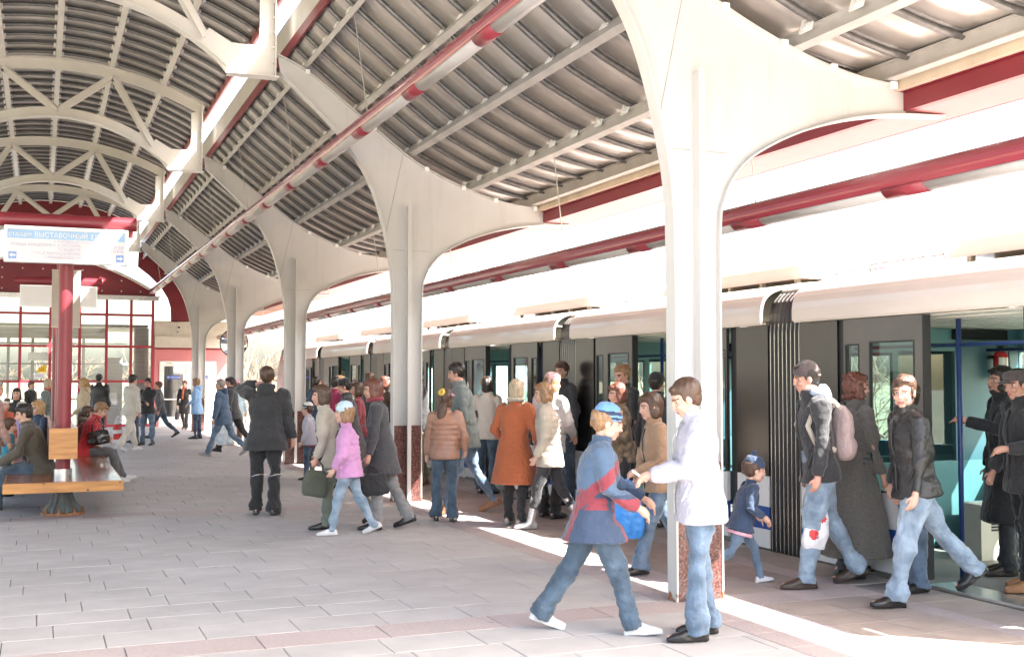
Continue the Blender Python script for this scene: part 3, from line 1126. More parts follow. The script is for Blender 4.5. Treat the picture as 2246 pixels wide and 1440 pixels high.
for y in (15.0, 19.9):
    mb = MB()
    prof = [(.10, .334), (.10, .24), (.115, .17), (.15, .09), (.21, .045)]
    seg = 8
    rings = []
    for r_, z in prof[::-1]:
        rings.append(((.27, y, z), (r_, 0, 0), (0, r_, 0)))
    mb.loft(rings, 16)
    mb.build('pedestal', M['pedestal'], bench, smooth=True, angle=40)
    for k in range(8):
        a = k * math.pi / 4 + .2
        mb = MB()
        ca, sa = math.cos(a), math.sin(a)
        P0, P1, P2 = (.27 + .10 * ca, y + .10 * sa), (.27 + .235 * ca, y + .235 * sa), None
        n = Vector((-sa, ca, 0)) * .011
        vs = []
        for sgn in (-1, 1):
            vs += [(P0[0] + n.x * sgn, P0[1] + n.y * sgn, .04), (P1[0] + n.x * sgn, P1[1] + n.y * sgn, .04), (P1[0] + n.x * sgn, P1[1] + n.y * sgn, .065), (.27 + .145 * ca + n.x * sgn, y + .145 * sa + n.y * sgn, .17), (P0[0] + n.x * sgn, P0[1] + n.y * sgn, .30)]
        mb.add(vs, [(0, 1, 2, 3, 4), (9, 8, 7, 6, 5)] + [(i, i + 5, (i + 1) % 5 + 5, (i + 1) % 5) for i in range(5)])
        mb.build('pedestal_fin', M['pedestal'], bench)
    mb = MB()
    mb.prism_z([(.27 + .255 * math.cos(a), y + .255 * math.sin(a)) for a in np.linspace(0, 2 * math.pi, 17)[:-1]], .004, .038)
    for k in range(8):
        a = k * math.pi / 4 + .59
        mb.tube([(.27 + .23 * math.cos(a), y + .23 * math.sin(a), .03), (.27 + .23 * math.cos(a), y + .23 * math.sin(a), .10)], .012, 6)
        mb.tube([(.27 + .23 * math.cos(a), y + .23 * math.sin(a), .038), (.27 + .23 * math.cos(a), y + .23 * math.sin(a), .058)], .024, 6)
    mb.build('anchor_plate', M['rust'], bench)

def sign_post(x, y, label):
    t = thing('sign_post', label, 'post', (x, y, 0))
    mb = MB()
    mb.tube([(0, 0, .452), (0, 0, 3.70)], .086, 20)
    mb.build('post', M['red_steel'], t, smooth=True, angle=40)
    mb = MB()
    mb.tube([(0, 0, .453), (0, 0, .535)], .108, 24)
    mb.build('base_ring', M['ring'], t, smooth=True, angle=40)
    return t
p1 = sign_post(.27, 15.28, 'dark red post with a shiny base ring, nearer one rising from the bench')
p2 = sign_post(.27, 17.45, 'dark red post hidden behind the nearer post on the bench')
def crossbeam(x0, x1, y, zc, parent, base):
    mb = MB()
    mb.tube([(x0 - base[0], y - base[1], zc), (x1 - base[0], y - base[1], zc)], .088, 20)
    mb.build('crossbeam', M['red_steel'], parent, smooth=True, angle=40)
crossbeam(-1.6, 1.09, 15.18, 3.60, p1, (.27, 15.28))

def sign_box(name, label, x0, x1, z0, z1, y, hang=True):
    t = thing(name, label, 'sign', ((x0 + x1) / 2, y, (z0 + z1) / 2))
    w, h = (x1 - x0) / 2, (z1 - z0) / 2
    mb = MB()
    f = .03
    mb.box((-w, -.07, -h), (w, .07, -h + f))
    mb.box((-w, -.07, h - f), (w, .07, h))
    mb.box((-w, -.07, -h + f), (-w + f, .07, h - f))
    mb.box((w - f, -.07, -h + f), (w, .07, h - f))
    mb.build('frame', M['sign_frame'], t)
    mb = MB()
    mb.box((-w + f, -.055, -h + f), (w - f, .055, h - f))
    mb.build('face', M['sign_white'], t)
    return t, w, h
s1, w, h = sign_box('station_sign', 'white and blue station name sign with arrows under the nearer red crossbeam', -.44, .985, 3.065, 3.505, 15.06)
yf = -.0565
mb = MB()
mb.box((-w + .035, yf, .068), (w - .045, yf + .001, h - .045))
mb.build('blue_band', M['sign_blue'], s1)
def T(b, sz, x, z, m, al='LEFT', fit=None, bold=0.0): return text('lettering', b, sz, (x, yf - .003, z), M[m], s1, al, bold=bold, fit=fit)
T('СТАНЦИЯ', .058, -w + .045, .092, 'sign_text_white', fit=.255, bold=.0)
T('ВЫСТАВОЧНЫЙ', .086, -w + .335, .088, 'sign_text_white', fit=.60, bold=.0)
T('ЦЕНТР', .086, -w + .985, .088, 'sign_text_white', fit=.30, bold=.0)
T('К ПОЕЗДАМ ДО СТАНЦИЙ', .034, .10, .030, 'sign_text', 'CENTER', fit=.50)
T('УЛИЦА АКАДЕМИКА КОРОЛЕВА,', .050, .165, -.020, 'sign_text', 'RIGHT', fit=.80)
T('ТЕЛЕЦЕНТР,', .050, .165, -.070, 'sign_text', 'RIGHT', fit=.28)
T('УЛИЦА МИЛАШЕНКОВА,', .050, .165, -.120, 'sign_text', 'RIGHT', fit=.575)
T('ТИМИРЯЗЕВСКАЯ', .050, .165, -.170, 'sign_text', 'RIGHT', fit=.43)
T('УЛИЦА СЕРГЕЯ', .050, w - .055, -.020, 'sign_text', 'RIGHT', fit=.36)
T('ЭЙЗЕНШТЕЙНА', .050, w - .055, -.070, 'sign_text', 'RIGHT', fit=.36)
MB().box((.21, yf - .002, -.17), (.214, yf, .03)).build('divider', M['sign_text'], s1)
for x, dr in ((-w + .095, -1), (w - .10, 1)):
    mb = MB()
    mb.box((x - .045, yf - .002, -.185), (x + .045, yf, -.095))
    a = mb.build('arrow_field', M['arrow_blue'], s1)
    mb = MB()
    P = [(-.036, 0), (-.008, .026), (-.008, .010), (.034, .010), (.034, -.010), (-.008, -.010), (-.008, -.026)]
    mb.prism_y([(x - dr * px, -.14 + pz) for px, pz in P], yf - .004, yf - .0022)
    mb.build('arrow', M['sign_text_white'], a)

# second sign further down the platform on its own post
p3 = sign_post(.27, 23.0, 'distant red post carrying the blank white sign')
crossbeam(-.48, 1.04, 22.95, 3.46, p3, (.27, 23.0))
s2, w2, h2 = sign_box('blank_sign', 'plain white sign box under the small distant red crossbeam', -.385, .95, 2.975, 3.375, 22.8)
bp = thing('display_panel', 'beige hanging display panel behind the nearer red post', 'panel', (.31, 17.40, 2.78))
mb = MB()
mb.box((-.19, -.10, -.40), (.19, -.02, .40))
mb.build('board', M['panel_beige'], bp)
mb = MB()
mb.box((-.195, -.105, -.408), (.195, -.015, -.401))
mb.box((-.195, -.105, .401), (.195, -.015, .408))
mb.box((-.06, -.018, .40), (.06, .04, .44))
mb.build('edge', M['beige_beam'], bp)

# ================================================================== train
train = thing('monorail_train', 'long silver and white articulated train standing at the platform with open doors', 'train', (0, 0, 0))
TX, FX = 6.58, 9.22
PIT = 4.87
prof_half = [(6.525, 2.19), (6.525, 2.30), (6.55, 2.40), (6.62, 2.475), (6.74, 2.525), (6.95, 2.565), (7.3, 2.60), (7.9, 2.62)]
prof = spline(prof_half, 2)
prof = prof + [(2 * 7.9 - x, z) for x, z in prof[::-1][1:]]
HL = 2.18
def carriage_meshes():
    d = {}
    mb = MB()
    mb.ribbon(prof, -HL, HL, .03)
    mb.box((6.515, -HL, 2.175), (6.56, HL, 2.192))
    for k in range(26):
        y = -HL + .1 + k * (2 * HL - .2) / 25
        mb.box((6.5215, y - .006, 2.206), (6.5255, y + .006, 2.216))
    d['roof'] = mb.mesh('carriage', M['train_bounce_white'], smooth=False)
    def side(mb, y0, y1, x=TX, t=.035, z0=.70, z1=2.172):
        mb.box((x, y0, z0), (x + t, y1, z1))
    for s_ in (-1, 1):
        mb = MB()
        a, b = sorted((s_ * 1.635, s_ * HL))
        side(mb, a, b)
        d['panel%d' % s_] = mb.mesh('side_panel', M['train_dark'])
        mb = MB()
        a, b = sorted((s_ * 1.507, s_ * 1.633))
        mb.box((TX + .02, a, .05), (TX + .05, b, 2.172))
        d['gap%d' % s_] = mb.mesh('door_seal', M['black_gap'])
        mb = MB()
        a, b = sorted((s_ * .52, s_ * 1.505))
        c, e = sorted((s_ * .625, s_ * 1.165))          # big pane
        g, h_ = sorted((s_ * 1.30, s_ * 1.48))      # slim pane
        lo, hi = sorted((s_ * 1.28, s_ * 1.29))
        X0, X1 = TX - .035, TX
        def fr(p, q, z0, z1): mb.box((X0, min(p, q), z0), (X1, max(p, q), z1))
        fr(s_ * .52, s_ * .625, .70, 2.168)
        fr(s_ * 1.165, s_ * 1.30, .70, 2.168)
        fr(s_ * 1.48, s_ * 1.505, .70, 2.168)
        fr(s_ * .625, s_ * 1.165, 1.965, 2.168)
        fr(s_ * 1.30, s_ * 1.48, 1.95, 2.168)
        d['leaf%d' % s_] = mb.mesh('door_leaf', M['train_leaf'])
        mb = MB()
        mb.box((X0, a, .402), (X1, b, .698), 0)
        mb.box((X0, a, .18), (X1, b, .402), 1)
        mb.box((X0, a, .04), (X1, b, .18), 0)
        d['leaflow%d' % s_] = mb.mesh('door_leaf_skirt', [M['train_white'], M['train_blue']])
        mb = MB()
        mb.add([(TX - .02, c, .70), (TX - .02, e, .70), (TX - .02, e, 1.965), (TX - .02, c, 1.965)], [(0, 1, 2, 3)])
        d['pane%d' % s_] = mb.mesh('pane', M['train_glass'])
        mb = MB()
        mb.add([(TX - .02, g, .70), (TX - .02, h_, .70), (TX - .02, h_, 1.95), (TX - .02, g, 1.95)], [(0, 1, 2, 3)])
        d['slim%d' % s_] = mb.mesh('slim_pane', M['train_glass'])
        mb = MB()
        q = TX - .0375
        for p0, p1, z0, z1 in ((.625, 1.165, .70, 1.965), (1.30, 1.48, .70, 1.95)):
            u0, u1 = sorted((s_ * p0, s_ * p1))
            mb.box((q, u0 - .004, z0), (q + .02, u0 + .010, z1))
            mb.box((q, u1 - .010, z0), (q + .02, u1 + .004, z1))
            mb.box((q, u0 + .0101, z1 - .012), (q + .02, u1 - .0101, z1 + .002))
            mb.box((q, u0 + .0101, z0 - .004), (q + .02, u1 - .0101, z0 + .010))
        d['gasket%d' % s_] = mb.mesh('window_gasket', M['black_gap'])
        mb = MB()
        mb.box((TX - .045, min(s_ * .505, s_ * .5195), .05), (TX + .03, max(s_ * .505, s_ * .5195), 2.165))
        d['edge%d' % s_] = mb.mesh('door_edge', M['black_gap'])
        mb = MB()
        a, b = sorted((s_ * 1.635, s_ * HL))
        mb.box((TX, a, .402), (TX + .035, b, .698), 0)
        mb.box((TX, a, .18), (TX + .035, b, .402), 1)
        mb.box((TX, a, .0), (TX + .035, b, .18), 0)
        d['skirt%d' % s_] = mb.mesh('skirt', [M['train_white'], M['train_blue']])
        # interior end partition
        mb = MB()
        yy = s_ * 2.06
        def pb(x0, x1, z0, z1, mi=0): mb.box((x0, yy - .02, z0), (x1, yy + .02, z1), mi)
        pb(6.66, 6.95, .03, 2.14)
        pb(7.0 + .0, 7.55, .03, .85)
        pb(6.952, 7.55, 1.90, 2.14)
        pb(7.55, 9.15, .03, .85)
        pb(8.32, 9.15, .85, 2.14, 1)
        pb(7.55, 7.62, .85, 2.14)
        pb(7.62, 8.32, 1.92, 2.14)
        d['part%d' % s_] = mb.mesh('partition', [M['teal'], M['deep_teal']])
        mb = MB()
        mb.add([(7.62, yy, .85), (8.32, yy, .85), (8.32, yy, 1.92), (7.62, yy, 1.92)], [(0, 1, 2, 3)])
        d['ppane%d' % s_] = mb.mesh('partition_pane', M['train_glass'])
    mb = MB()
    mb.box((TX - .05, -.505, -.006), (TX + .25, .505, .022))
    d['sill'] = mb.mesh('door_sill', M['ring'])
    mb = MB()
    mb.box((TX + .04, -HL, -.10), (FX - .03, HL, .016))
    mb.box((TX + .05, -HL, -.5), (FX - .05, HL, -.102))
    d['floor'] = mb.mesh('carriage_floor', M['train_floor'])
    mb = MB()
    mb.box((TX + .05, -HL, 2.16), (FX - .05, HL, 2.175))
    for k in range(9):
        x = 6.85 + k * .26
        mb.box((x, -HL, 2.145), (x + .14, HL, 2.16))
    d['ceiling'] = mb.mesh('carriage_ceiling', M['train_ceiling'])
    mb = MB()
    mb.box((FX - .035, -HL, .0), (FX, HL, .78), 1)
    mb.box((FX - .045, -HL, .02), (FX - .036, HL, .78), 0)
    mb.box((FX - .035, -HL, 1.92), (FX, HL, 2.19), 0)
    for y in (-HL, -1.1, -.06, 1.0, HL - .12):
        mb.box((FX - .035, y, .78), (FX, y + .12, 1.92), 0)
    d['far'] = mb.mesh('far_wall', [M['teal'], M['train_white']])
    mb = MB()
    mb.add([(FX - .02, -HL, .78), (FX - .02, HL, .78), (FX - .02, HL, 1.92), (FX - .02, -HL, 1.92)], [(0, 1, 2, 3)])
    d['farpane'] = mb.mesh('far_window', M['train_glass'])
    mb = MB()
    for y in (-.60, .61):
        mb.tube([(7.0, y, .02), (7.0, y, 2.15)], .021, 10)
    mb.tube([(7.0, -1.9, 1.93), (7.0, 1.9, 1.93)], .017, 8)
    mb.tube([(8.6, -1.9, 1.93), (8.6, 1.9, 1.93)], .017, 8)
    d['rails'] = mb.mesh('handrail', M['rail_blue'], smooth=True)
    mb = MB()
    mb.box((8.28, 1.98, 2.035), (8.95, 2.035, 2.135))
    d['display'] = mb.mesh('display_board', M['led'])
    mb = MB()
    for y0, y1 in ((-2.0, -1.0), (.95, 1.95)):
        mb.box((8.3, y0, .38), (8.95, y1, .46))
        mb.box((8.88, y0, .46), (9.0, y1, .95))
        mb.box((8.5, y0 + .1, .03), (8.85, y1 - .1, .38))
    d['seats'] = mb.mesh('seat', M['deep_teal'])
    # roof equipment
    mb = MB()
    mb.prism_x([(-2.0, 2.685), (-1.9, 2.81), (.72, 2.81), (.86, 2.69), (.86, 2.672), (-2.0, 2.672)], 7.15, 8.6)
    d['cover'] = mb.mesh('roof_cover', M['train_bounce_white'])
    mb = MB()
    for y in np.arange(-1.8, .8, .62):
        mb.box((7.22, y, 2.585), (7.27, y + .05, 2.672))
        mb.box((8.5, y, 2.585), (8.55, y + .05, 2.672))
    mb.box((7.5, -1.9, 2.615), (8.3, .7, 2.670))
    d['legs'] = mb.mesh('cover_support', M['off_white'])
    mb = MB()
    for x, z, y0, y1 in ((7.2, 2.715, .75, 1.95), (7.32, 2.735, .9, 2.0), (7.2, 2.672, 1.7, 2.45), (7.32, 2.69, 1.75, 2.6), (7.2, 2.70, 2.4, 2.85)):
        mb.tube([(x, y0, z), (x, y1, z)], .011, 6)
    for k, y in enumerate(np.arange(.95, 2.8, .24)):
        zz = 2.71 if y < 1.8 else 2.67
        for x in (7.2, 7.32):
            mb.tube([(x, y, 2.57), (x, y, zz)], .009, 6)
            for q in range(3):
                mb.tube([(x, y, zz - .05 + q * .017), (x, y, zz - .043 + q * .017)], .02, 8)
        mb.box((7.17, y - .02, zz + .012), (7.36, y + .02, zz + .022))
    d['pipes'] = mb.mesh('roof_conduit', M['ring'])
    return d
cd = carriage_meshes()
bell = {}
bp_ = [(6.615, -.02), (6.615, 2.10), (6.625, 2.28), (6.655, 2.38), (6.72, 2.45), (6.80, 2.485)]
bpe = [(x - .024 + .02 * max(0, z - 2.1) / .4, z + (.03 if z > 2.3 else 0)) for x, z in bp_]
mb = MB()
mb.ribbon(bp_, -.03, .03, .02)
bell['fold'] = mb.mesh('bellows_fold', M['bellows'])
mb = MB()
mb.ribbon(bpe, -.0048, .0048, -.05)
bell['edge'] = mb.mesh('bellows_edge', M['bellows_edge'])
mb = MB()
mb.ribbon([(6.76, 2.50), (6.86, 2.53), (7.3, 2.565), (7.9, 2.58), (8.5, 2.565), (8.94, 2.53), (9.06, 2.48), (9.15, 2.38), (9.175, 2.2), (9.175, .0)], -.26, .26, .02)
bell['cover'] = mb.mesh('bellows_glare_sheet', M['train_bounce_white'])  # pale sheet added so the bellows top reads as washed out by glare
for ci in range(6):
    yc = 6.68 + PIT * ci
    body = link('carriage', cd['roof'], train, (0, yc, 0))
    for key, me in cd.items():
        if key == 'roof':
            continue
        if ci > 3 and key in ('rails', 'seats', 'display', 'legs'):
            continue
        o = link(me.name.split('.')[0], me, body)
    if ci < 5:
        g = bpy.data.objects.new('gangway_bellows', cd['roof']) if False else None
        mb = MB()
        mb.box((7.2, -.26, -.3), (8.6, .26, -.02))
        g = mb.build('gangway_bellows', M['bellows'], train, loc=(0, yc + PIT / 2, 0))
        link('bellows_glare_sheet', bell['cover'], g)
        for k in range(8):
            link('bellows_fold', bell['fold'], g, (0, -.2275 + k * .065, 0))
            link('bellows_edge', bell['edge'], g, (0, -.2275 + k * .065 + .0, 0))
mb = MB()
yN = 6.73 + PIT * 5 + HL
mb.prism_x([(yN + .002, -.3), (yN + 1.5, -.1), (yN + 1.7, .8), (yN + 1.2, 2.0), (yN + .6, 2.5), (yN + .002, 2.6)], 6.6, 9.2)
mb.build('nose', M['train_dark'], train)
# emblem on the blue stripe of the third carriage
emb = MB()
wv = [(-.16, 0), (-.10, .03), (-.05, -.03), (0, .03), (.05, -.03), (.10, .03), (.16, .0)]
emb.tube([(0, a, b) for a, b in wv], .012, 6)
for ci, dy in ((1, 1.85), (1, -1.9), (2, -1.85)):
    link('emblem', emb.mesh('emblem', M['train_white']), train, (TX - .006, 6.73 + PIT * ci + dy, .29))

ex = thing('fire_extinguisher', 'red fire extinguisher mounted on the teal wall inside the near carriage', 'fire extinguisher', (8.80, 6.68 + 1.93, 1.66))
mb = MB()
mb.tube([(0, 0, .0), (0, 0, .012), (0, 0, .22), (0, 0, .255), (0, 0, .27)], [.05, .068, .068, .045, .02], 16)
mb.build('cylinder', M['ext_red'], ex, smooth=True, angle=40)
mb = MB()
mb.tube([(0, 0, .268), (0, 0, .31)], .018, 10)
mb.box((-.02, -.07, .30), (.02, .03, .315))
mb.box((-.018, -.06, .325), (.018, .03, .335))
mb.tube([(0, -.02, .29), (.07, -.04, .27), (.085, -.03, .10)], .009, 6)
mb.build('valve', M['black'], ex)
mb = MB()
for a0, a1 in ((-2.6, -1.65), (-1.5, -.5)):
    mb.ribbon([(0, 0)] * 2, 0, 0, 0) if False else None
    pts = [(.0695 * math.cos(a), .0695 * math.sin(a)) for a in np.linspace(a0, a1, 6)]
    vs = [(x, y, z) for x, y in pts for z in (.09, .20)]
    mb.add(vs, [(2 * i, 2 * i + 2, 2 * i + 3, 2 * i + 1) for i in range(5)])
mb.build('label', M['paper'], ex)
mb = MB()
mb.box((-.08, .045, .05), (.08, .085, .08))
mb.box((-.08, .045, .19), (.08, .085, .22))
mb.build('bracket', M['black'], ex)
ht = thing('heater_box', 'cream heater box with dark slots on the floor of the near carriage', 'heater', (8.05, 8.05, .017))
mb = MB()
mb.box((-.22, -.13, 0), (.22, .13, .50))
mb.build('casing', M['off_white'], ht)
for k in range(7):
    MB().box((-.10, -.1345, .26 + k * .028), (.17, -.129, .275 + k * .028)).build('slot', M['black'], ht)

# ================================================================== beyond the station
def bare_tree_mesh(seed, H):
    r_ = random.Random(seed)
    tr, tw = MB(), MB()
    def branch(mb, p, d, L, r, seg):
        pts, q, dd = [p], p.copy(), d.copy()
        n = 4
        for i in range(n):
            dd = (dd + Vector((r_.uniform(-.16, .16), r_.uniform(-.16, .16), r_.uniform(-.02, .16)))).normalized()
            q = q + dd * (L / n)
            pts.append(q.copy())
        mb.tube(pts, [r * (1 - .75 * i / n) for i in range(n + 1)], seg, cap=False)
        return pts, dd
    base, d = branch(tr, Vector((0, 0, 0)), Vector((0, 0, 1)), H * .75, H * .016, 7)
    def sub(pts, L, r, lvl):
        k = (10, 7, 6)[lvl]
        for i in range(k):
            t = r_.uniform(.22 if lvl == 0 else .15, 1.0) * (len(pts) - 1)
            a = int(min(t, len(pts) - 1.001))
            p = pts[a].lerp(pts[a + 1], t - a)
            ax = (pts[a + 1] - pts[a]).normalized()
            an = r_.uniform(0, 6.28)
            side = ax.orthogonal().normalized()
            side.rotate(Matrix.Rotation(an, 3, ax))
            dd = (ax * r_.uniform(.6, 1.0) + side * r_.uniform(.5, 1.0)).normalized()
            l_ = L * r_.uniform(.6, 1.1)
            pp, _ = branch(tr if lvl == 0 else tw, p, dd, l_, r * (1 - .5 * t / len(pts)), (5, 3, 3)[lvl])
            if lvl < 2:
                sub(pp, l_ * .5, r * .42, lvl + 1)
    sub(base, H * .36, H * .006, 0)
    return tr.mesh('trunk', M['bark']), tw.mesh('twigs', M['twig'])
variants = [bare_tree_mesh(s, 9.0) for s in (3, 8, 15)]
spots = [(13.2, 62, 1.05), (15.6, 66, 1.12), (17.5, 72, 1.2), (11.0, 70, 1.1), (20.5, 80, 1.2), (14.6, 86, 1.3), (9.2, 78, 1.1), (-2.5, 64, 1.0), (1.4, 70, 1.05), (-5.5, 75, 1.1), (3.6, 60, .95), (-.4, 84, 1.2), (5.8, 82, 1.1),
         (15.5, 9.5, .93), (17, 13.5, .95), (15.2, 17, .92), (16.8, 21, .95), (16.0, 26, .95), (18.5, 31, 1.0), (15.5, 35, .95), (19.5, 17, .98), (20.0, 24, 1.0), (18.6, 10.5, .97), (21.5, 13, 1.0), (17.2, 7.2, .95), (20.2, 28, 1.0), (18.0, 38, 1.0), (17.6, 16, .97), (19.6, 20.5, 1.0), (16.2, 11.3, .95), (14.8, 13.6, .9), (18.1, 24, .97)]
def wood_mass(name, label, sel, m0):
    vs, fs, n = [], [], 0
    for i, (x, y, s_) in enumerate(sel):
        a = rnd.uniform(0, 6.28)
        for me in variants[i % 3]:
            co = np.empty(len(me.vertices) * 3, np.float32)
            me.vertices.foreach_get('co', co)
            co = co.reshape(-1, 3)
            c_, s2 = math.cos(a), math.sin(a)
            q = np.stack([(co[:, 0] * c_ - co[:, 1] * s2) * s_ * 1.15 + x, (co[:, 0] * s2 + co[:, 1] * c_) * s_ * 1.15 + y, co[:, 2] * s_ - 6.2], 1)
            vs += [tuple(p) for p in q]
            fs += [tuple(v + n for v in p.vertices) for p in me.polygons]
            n += len(co)
    me = bpy.data.meshes.new(name)
    me.from_pydata(vs, [], fs)
    me.materials.append(m0)
    o = link(name, me)
    return tag(o, label, kind='stuff')
wood_mass('woodland', 'bare grey-brown wood beyond the far end of the platform', [q for q in spots if q[1] > 45], M['twig'])
wood_mass('woodland', 'bare grey-brown wood on the far side of the train', [q for q in spots if q[1] <= 45], M['bark'])

blk = thing('apartment_block', 'pale high-rise apartment block washed out by the sun above the train', 'building', (137, 367, -6.2))
mb = MB()
mb.box((-23, -7, 0), (23, 7, 46))
mb.box((-23.3, -7.3, 46), (23.3, 7.3, 46.9))
mb.build('wall', M['block_wall'], blk)
wm = MB()
wm.box((-.8, -.04, -.75), (.8, .0, .75), 0)
win_me = wm.mesh('window', M['block_pane'])
bm_ = MB()
bm_.box((-1.3, -1.1, -.5), (1.3, 0, .45))
bal_me = bm_.mesh('balcony', M['beige_beam'])
for fl in range(6, 16):
    for k in range(14):
        x = -21 + k * 3.22
        link('window', win_me, blk, (x, -7.001, 1.9 + fl * 2.85))
        if k % 4 == 1:
            link('balcony', bal_me, blk, (x, -7.002, 1.0 + fl * 2.85))
# ================================================================== people
SKIN = {'a': mat('skin_light', (.60, .36, .27), rough=.5, var=.06, scale=9, sss=.06), 'b': mat('skin_rosy', (.56, .30, .22), rough=.5, var=.07, scale=9, sss=.06)}
LIP = mat('lips', (.42, .15, .13), rough=.45, var=.04)
EYE = mat('eyes', (.05, .035, .03), rough=.2, var=.1)
EYEW = mat('eye_white', (.6, .56, .54), rough=.3, var=.03)
BROW = mat('eyebrows', (.09, .055, .035), rough=.8, var=.1)
HAIR = {}
for k, c in dict(dark=(.022, .016, .013), brown=(.075, .04, .024), auburn=(.13, .045, .028), blond=(.42, .26, .11), fair=(.26, .15, .075), grey=(.25, .23, .21), light=(.40, .32, .22)).items():
    HAIR[k] = mat('hair_' + k, c, rough=.42, var=.35, scale=60, stretch=(1, 1, .16), bump=.5, bscale=90)
def cloth(name, col, rough=.8, var=.10, bump=.55, bscale=24, scale=5, sheen=.25, **k):
    return mat('cloth_' + name, col, rough=rough, var=var, bump=bump, bscale=bscale, scale=scale, sheen=sheen, bdist=.03, **k)
CL = dict(
    white=cloth('white_quilt', (.45, .44, .515), bscale=40, var=.04), jeans=cloth('blue_denim', (.075, .125, .195), var=.38, scale=7, col2=(.12, .175, .245), detail=9),
    jeans_dark=cloth('dark_denim', (.035, .062, .098), var=.36, scale=7, col2=(.06, .095, .135), detail=9), jeans_light=cloth('washed_denim', (.17, .245, .335), var=.30, scale=7, col2=(.27, .345, .42), detail=9),
    navy=cloth('navy', (.028, .05, .10)), blue=cloth('blue', (.06, .105, .175)), black=cloth('black', (.016, .016, .018), var=.2), soft_black=cloth('soft_black', (.028, .028, .031), var=.18),
    leather=cloth('black_leather', (.022, .021, .021), rough=.33, var=.2, bump=.25, bscale=40, sheen=0), charcoal=cloth('charcoal', (.045, .045, .05), var=.15),
    tweed=cloth('grey_tweed', (.125, .115, .10), var=.5, scale=130, bump=.5, bscale=140), rust=cloth('rust_wool', (.40, .105, .035), var=.08), bronze=cloth('bronze_nylon', (.36, .195, .135), rough=.32, var=.12, bump=.3, bscale=28, sheen=0),
    greygreen=cloth('grey_green', (.16, .19, .185)), cream=cloth('cream', (.60, .55, .48), var=.06), beige=cloth('beige', (.52, .42, .28), var=.06), sand=cloth('sand', (.44, .39, .32), var=.08),
    pearl=cloth('pearl_shiny', (.62, .58, .56), rough=.35, var=.06, bscale=30), tan=cloth('tan', (.34, .21, .13)), olive=cloth('olive', (.075, .08, .055)), sage=cloth('sage_trousers', (.14, .16, .125)),
    brown=cloth('brown', (.10, .06, .04)), oliveb=cloth('olive_brown', (.085, .075, .055)), plum=cloth('plum_knit', (.27, .018, .075)), red=cloth('red_jacket', (.46, .02, .03)), maroon=cloth('maroon', (.22, .03, .045)),
    pink=cloth('pink_jacket', (.56, .27, .50)), pale_pink=cloth('pale_pink_knit', (.62, .38, .40), bscale=60, bump=.5), rose=cloth('rose', (.72, .36, .45)), skyblue=cloth('sky_blue', (.30, .50, .80)), ice=cloth('ice_blue', (.52, .66, .76)),
    teal=cloth('teal_jacket', (.03, .24, .32)), grey=cloth('grey_wool', (.22, .22, .225), var=.15), grey_dark=cloth('dark_grey_wool', (.10, .10, .105), var=.15), beaniegrey=cloth('grey_brown_knit', (.085, .065, .065), bscale=70, bump=.5),
    capblue=cloth('cap_blue', (.13, .30, .62), bscale=70), capdark=cloth('cap_navy', (.02, .03, .07)), pattern=cloth('spotted_brown', (.16, .11, .065), var=.75, scale=16), lilac=cloth('lilac', (.45, .40, .66)),
    dusty=cloth('dusty_rose_nylon', (.34, .20, .17), rough=.5), yellow=cloth('yellow', (.72, .50, .08)), orange=cloth('orange_red_scarf', (.55, .12, .06)), whitecap=cloth('white_knit', (.70, .68, .64), bscale=60, bump=.5),
    khaki=cloth('khaki', (.16, .15, .09)), hoodie=cloth('pale_blue_hood', (.42, .47, .60)), cobalt=cloth('cobalt', (.04, .13, .55)))
SH = dict(black=mat('shoe_black', (.014, .013, .013), rough=.28, var=.2), brown=mat('shoe_brown', (.16, .075, .035), rough=.5, var=.15), white=mat('shoe_white', (.66, .65, .66), rough=.45, var=.06),
          silver=mat('boot_silver', (.60, .60, .60), rough=.25, metal=.7, var=.15, scale=30), dark=mat('shoe_dark_brown', (.045, .03, .022), rough=.4, var=.15), tanshoe=mat('shoe_tan', (.35, .17, .08), rough=.5, var=.15), grey=mat('shoe_grey', (.3, .29, .27), rough=.6, var=.1))

JOBS = []          # (temp object, callback)
def wob(P, seed, freq):
    """cheap smooth noise on an array of points, about -1..1"""
    rs = np.random.RandomState(seed)
    out = np.zeros(len(P))
    amp, tot, f = 1.0, 0.0, freq
    for o_ in range(3):
        q = P.copy()
        w_ = rs.randn(3, 3) * .9
        q = q + .22 / f * 6.28 * np.sin(P @ (w_ * f / 1.6) + rs.rand(3) * 6.28) * .35
        acc = 0
        for k in range(4):
            d = rs.randn(3)
            d /= np.linalg.norm(d)
            acc = acc + np.sin(q @ d * f + rs.rand() * 6.28)
        out += amp * acc / 4
        tot += amp
        amp *= .5
        f *= 2.1
    return out / tot * 1.6

def clay(mb, name, mats, parent, voxel, smooth=3, wrinkle=0.0, wfreq=16, paint=None, seed=0, stretch=(1, 1, 1), decimate=None, foci=()):
    """closed overlapping shells -> one continuous skin (voxel remesh), smoothed, given folds, painted by region"""
    me = bpy.data.meshes.new(name + '_clay')
    me.from_pydata(mb.v, [], mb.f)
    tmp = bpy.data.objects.new(name + '_clay', me)
    C.objects.link(tmp)
    r = tmp.modifiers.new('r', 'REMESH')
    r.mode = 'VOXEL'
    r.voxel_size = voxel
    if smooth:
        s_ = tmp.modifiers.new('s', 'SMOOTH')
        s_.factor = .5
        s_.iterations = smooth
    if decimate:
        d_ = tmp.modifiers.new('d', 'DECIMATE')
        d_.ratio = decimate
    o = bpy.data.objects.new(name, bpy.data.meshes.new(name))
    C.objects.link(o)
    o.parent = parent
    JOBS.append((tmp, o, mats if isinstance(mats, (list, tuple)) else [mats], wrinkle, wfreq, paint, seed, (stretch, foci)))
    return o

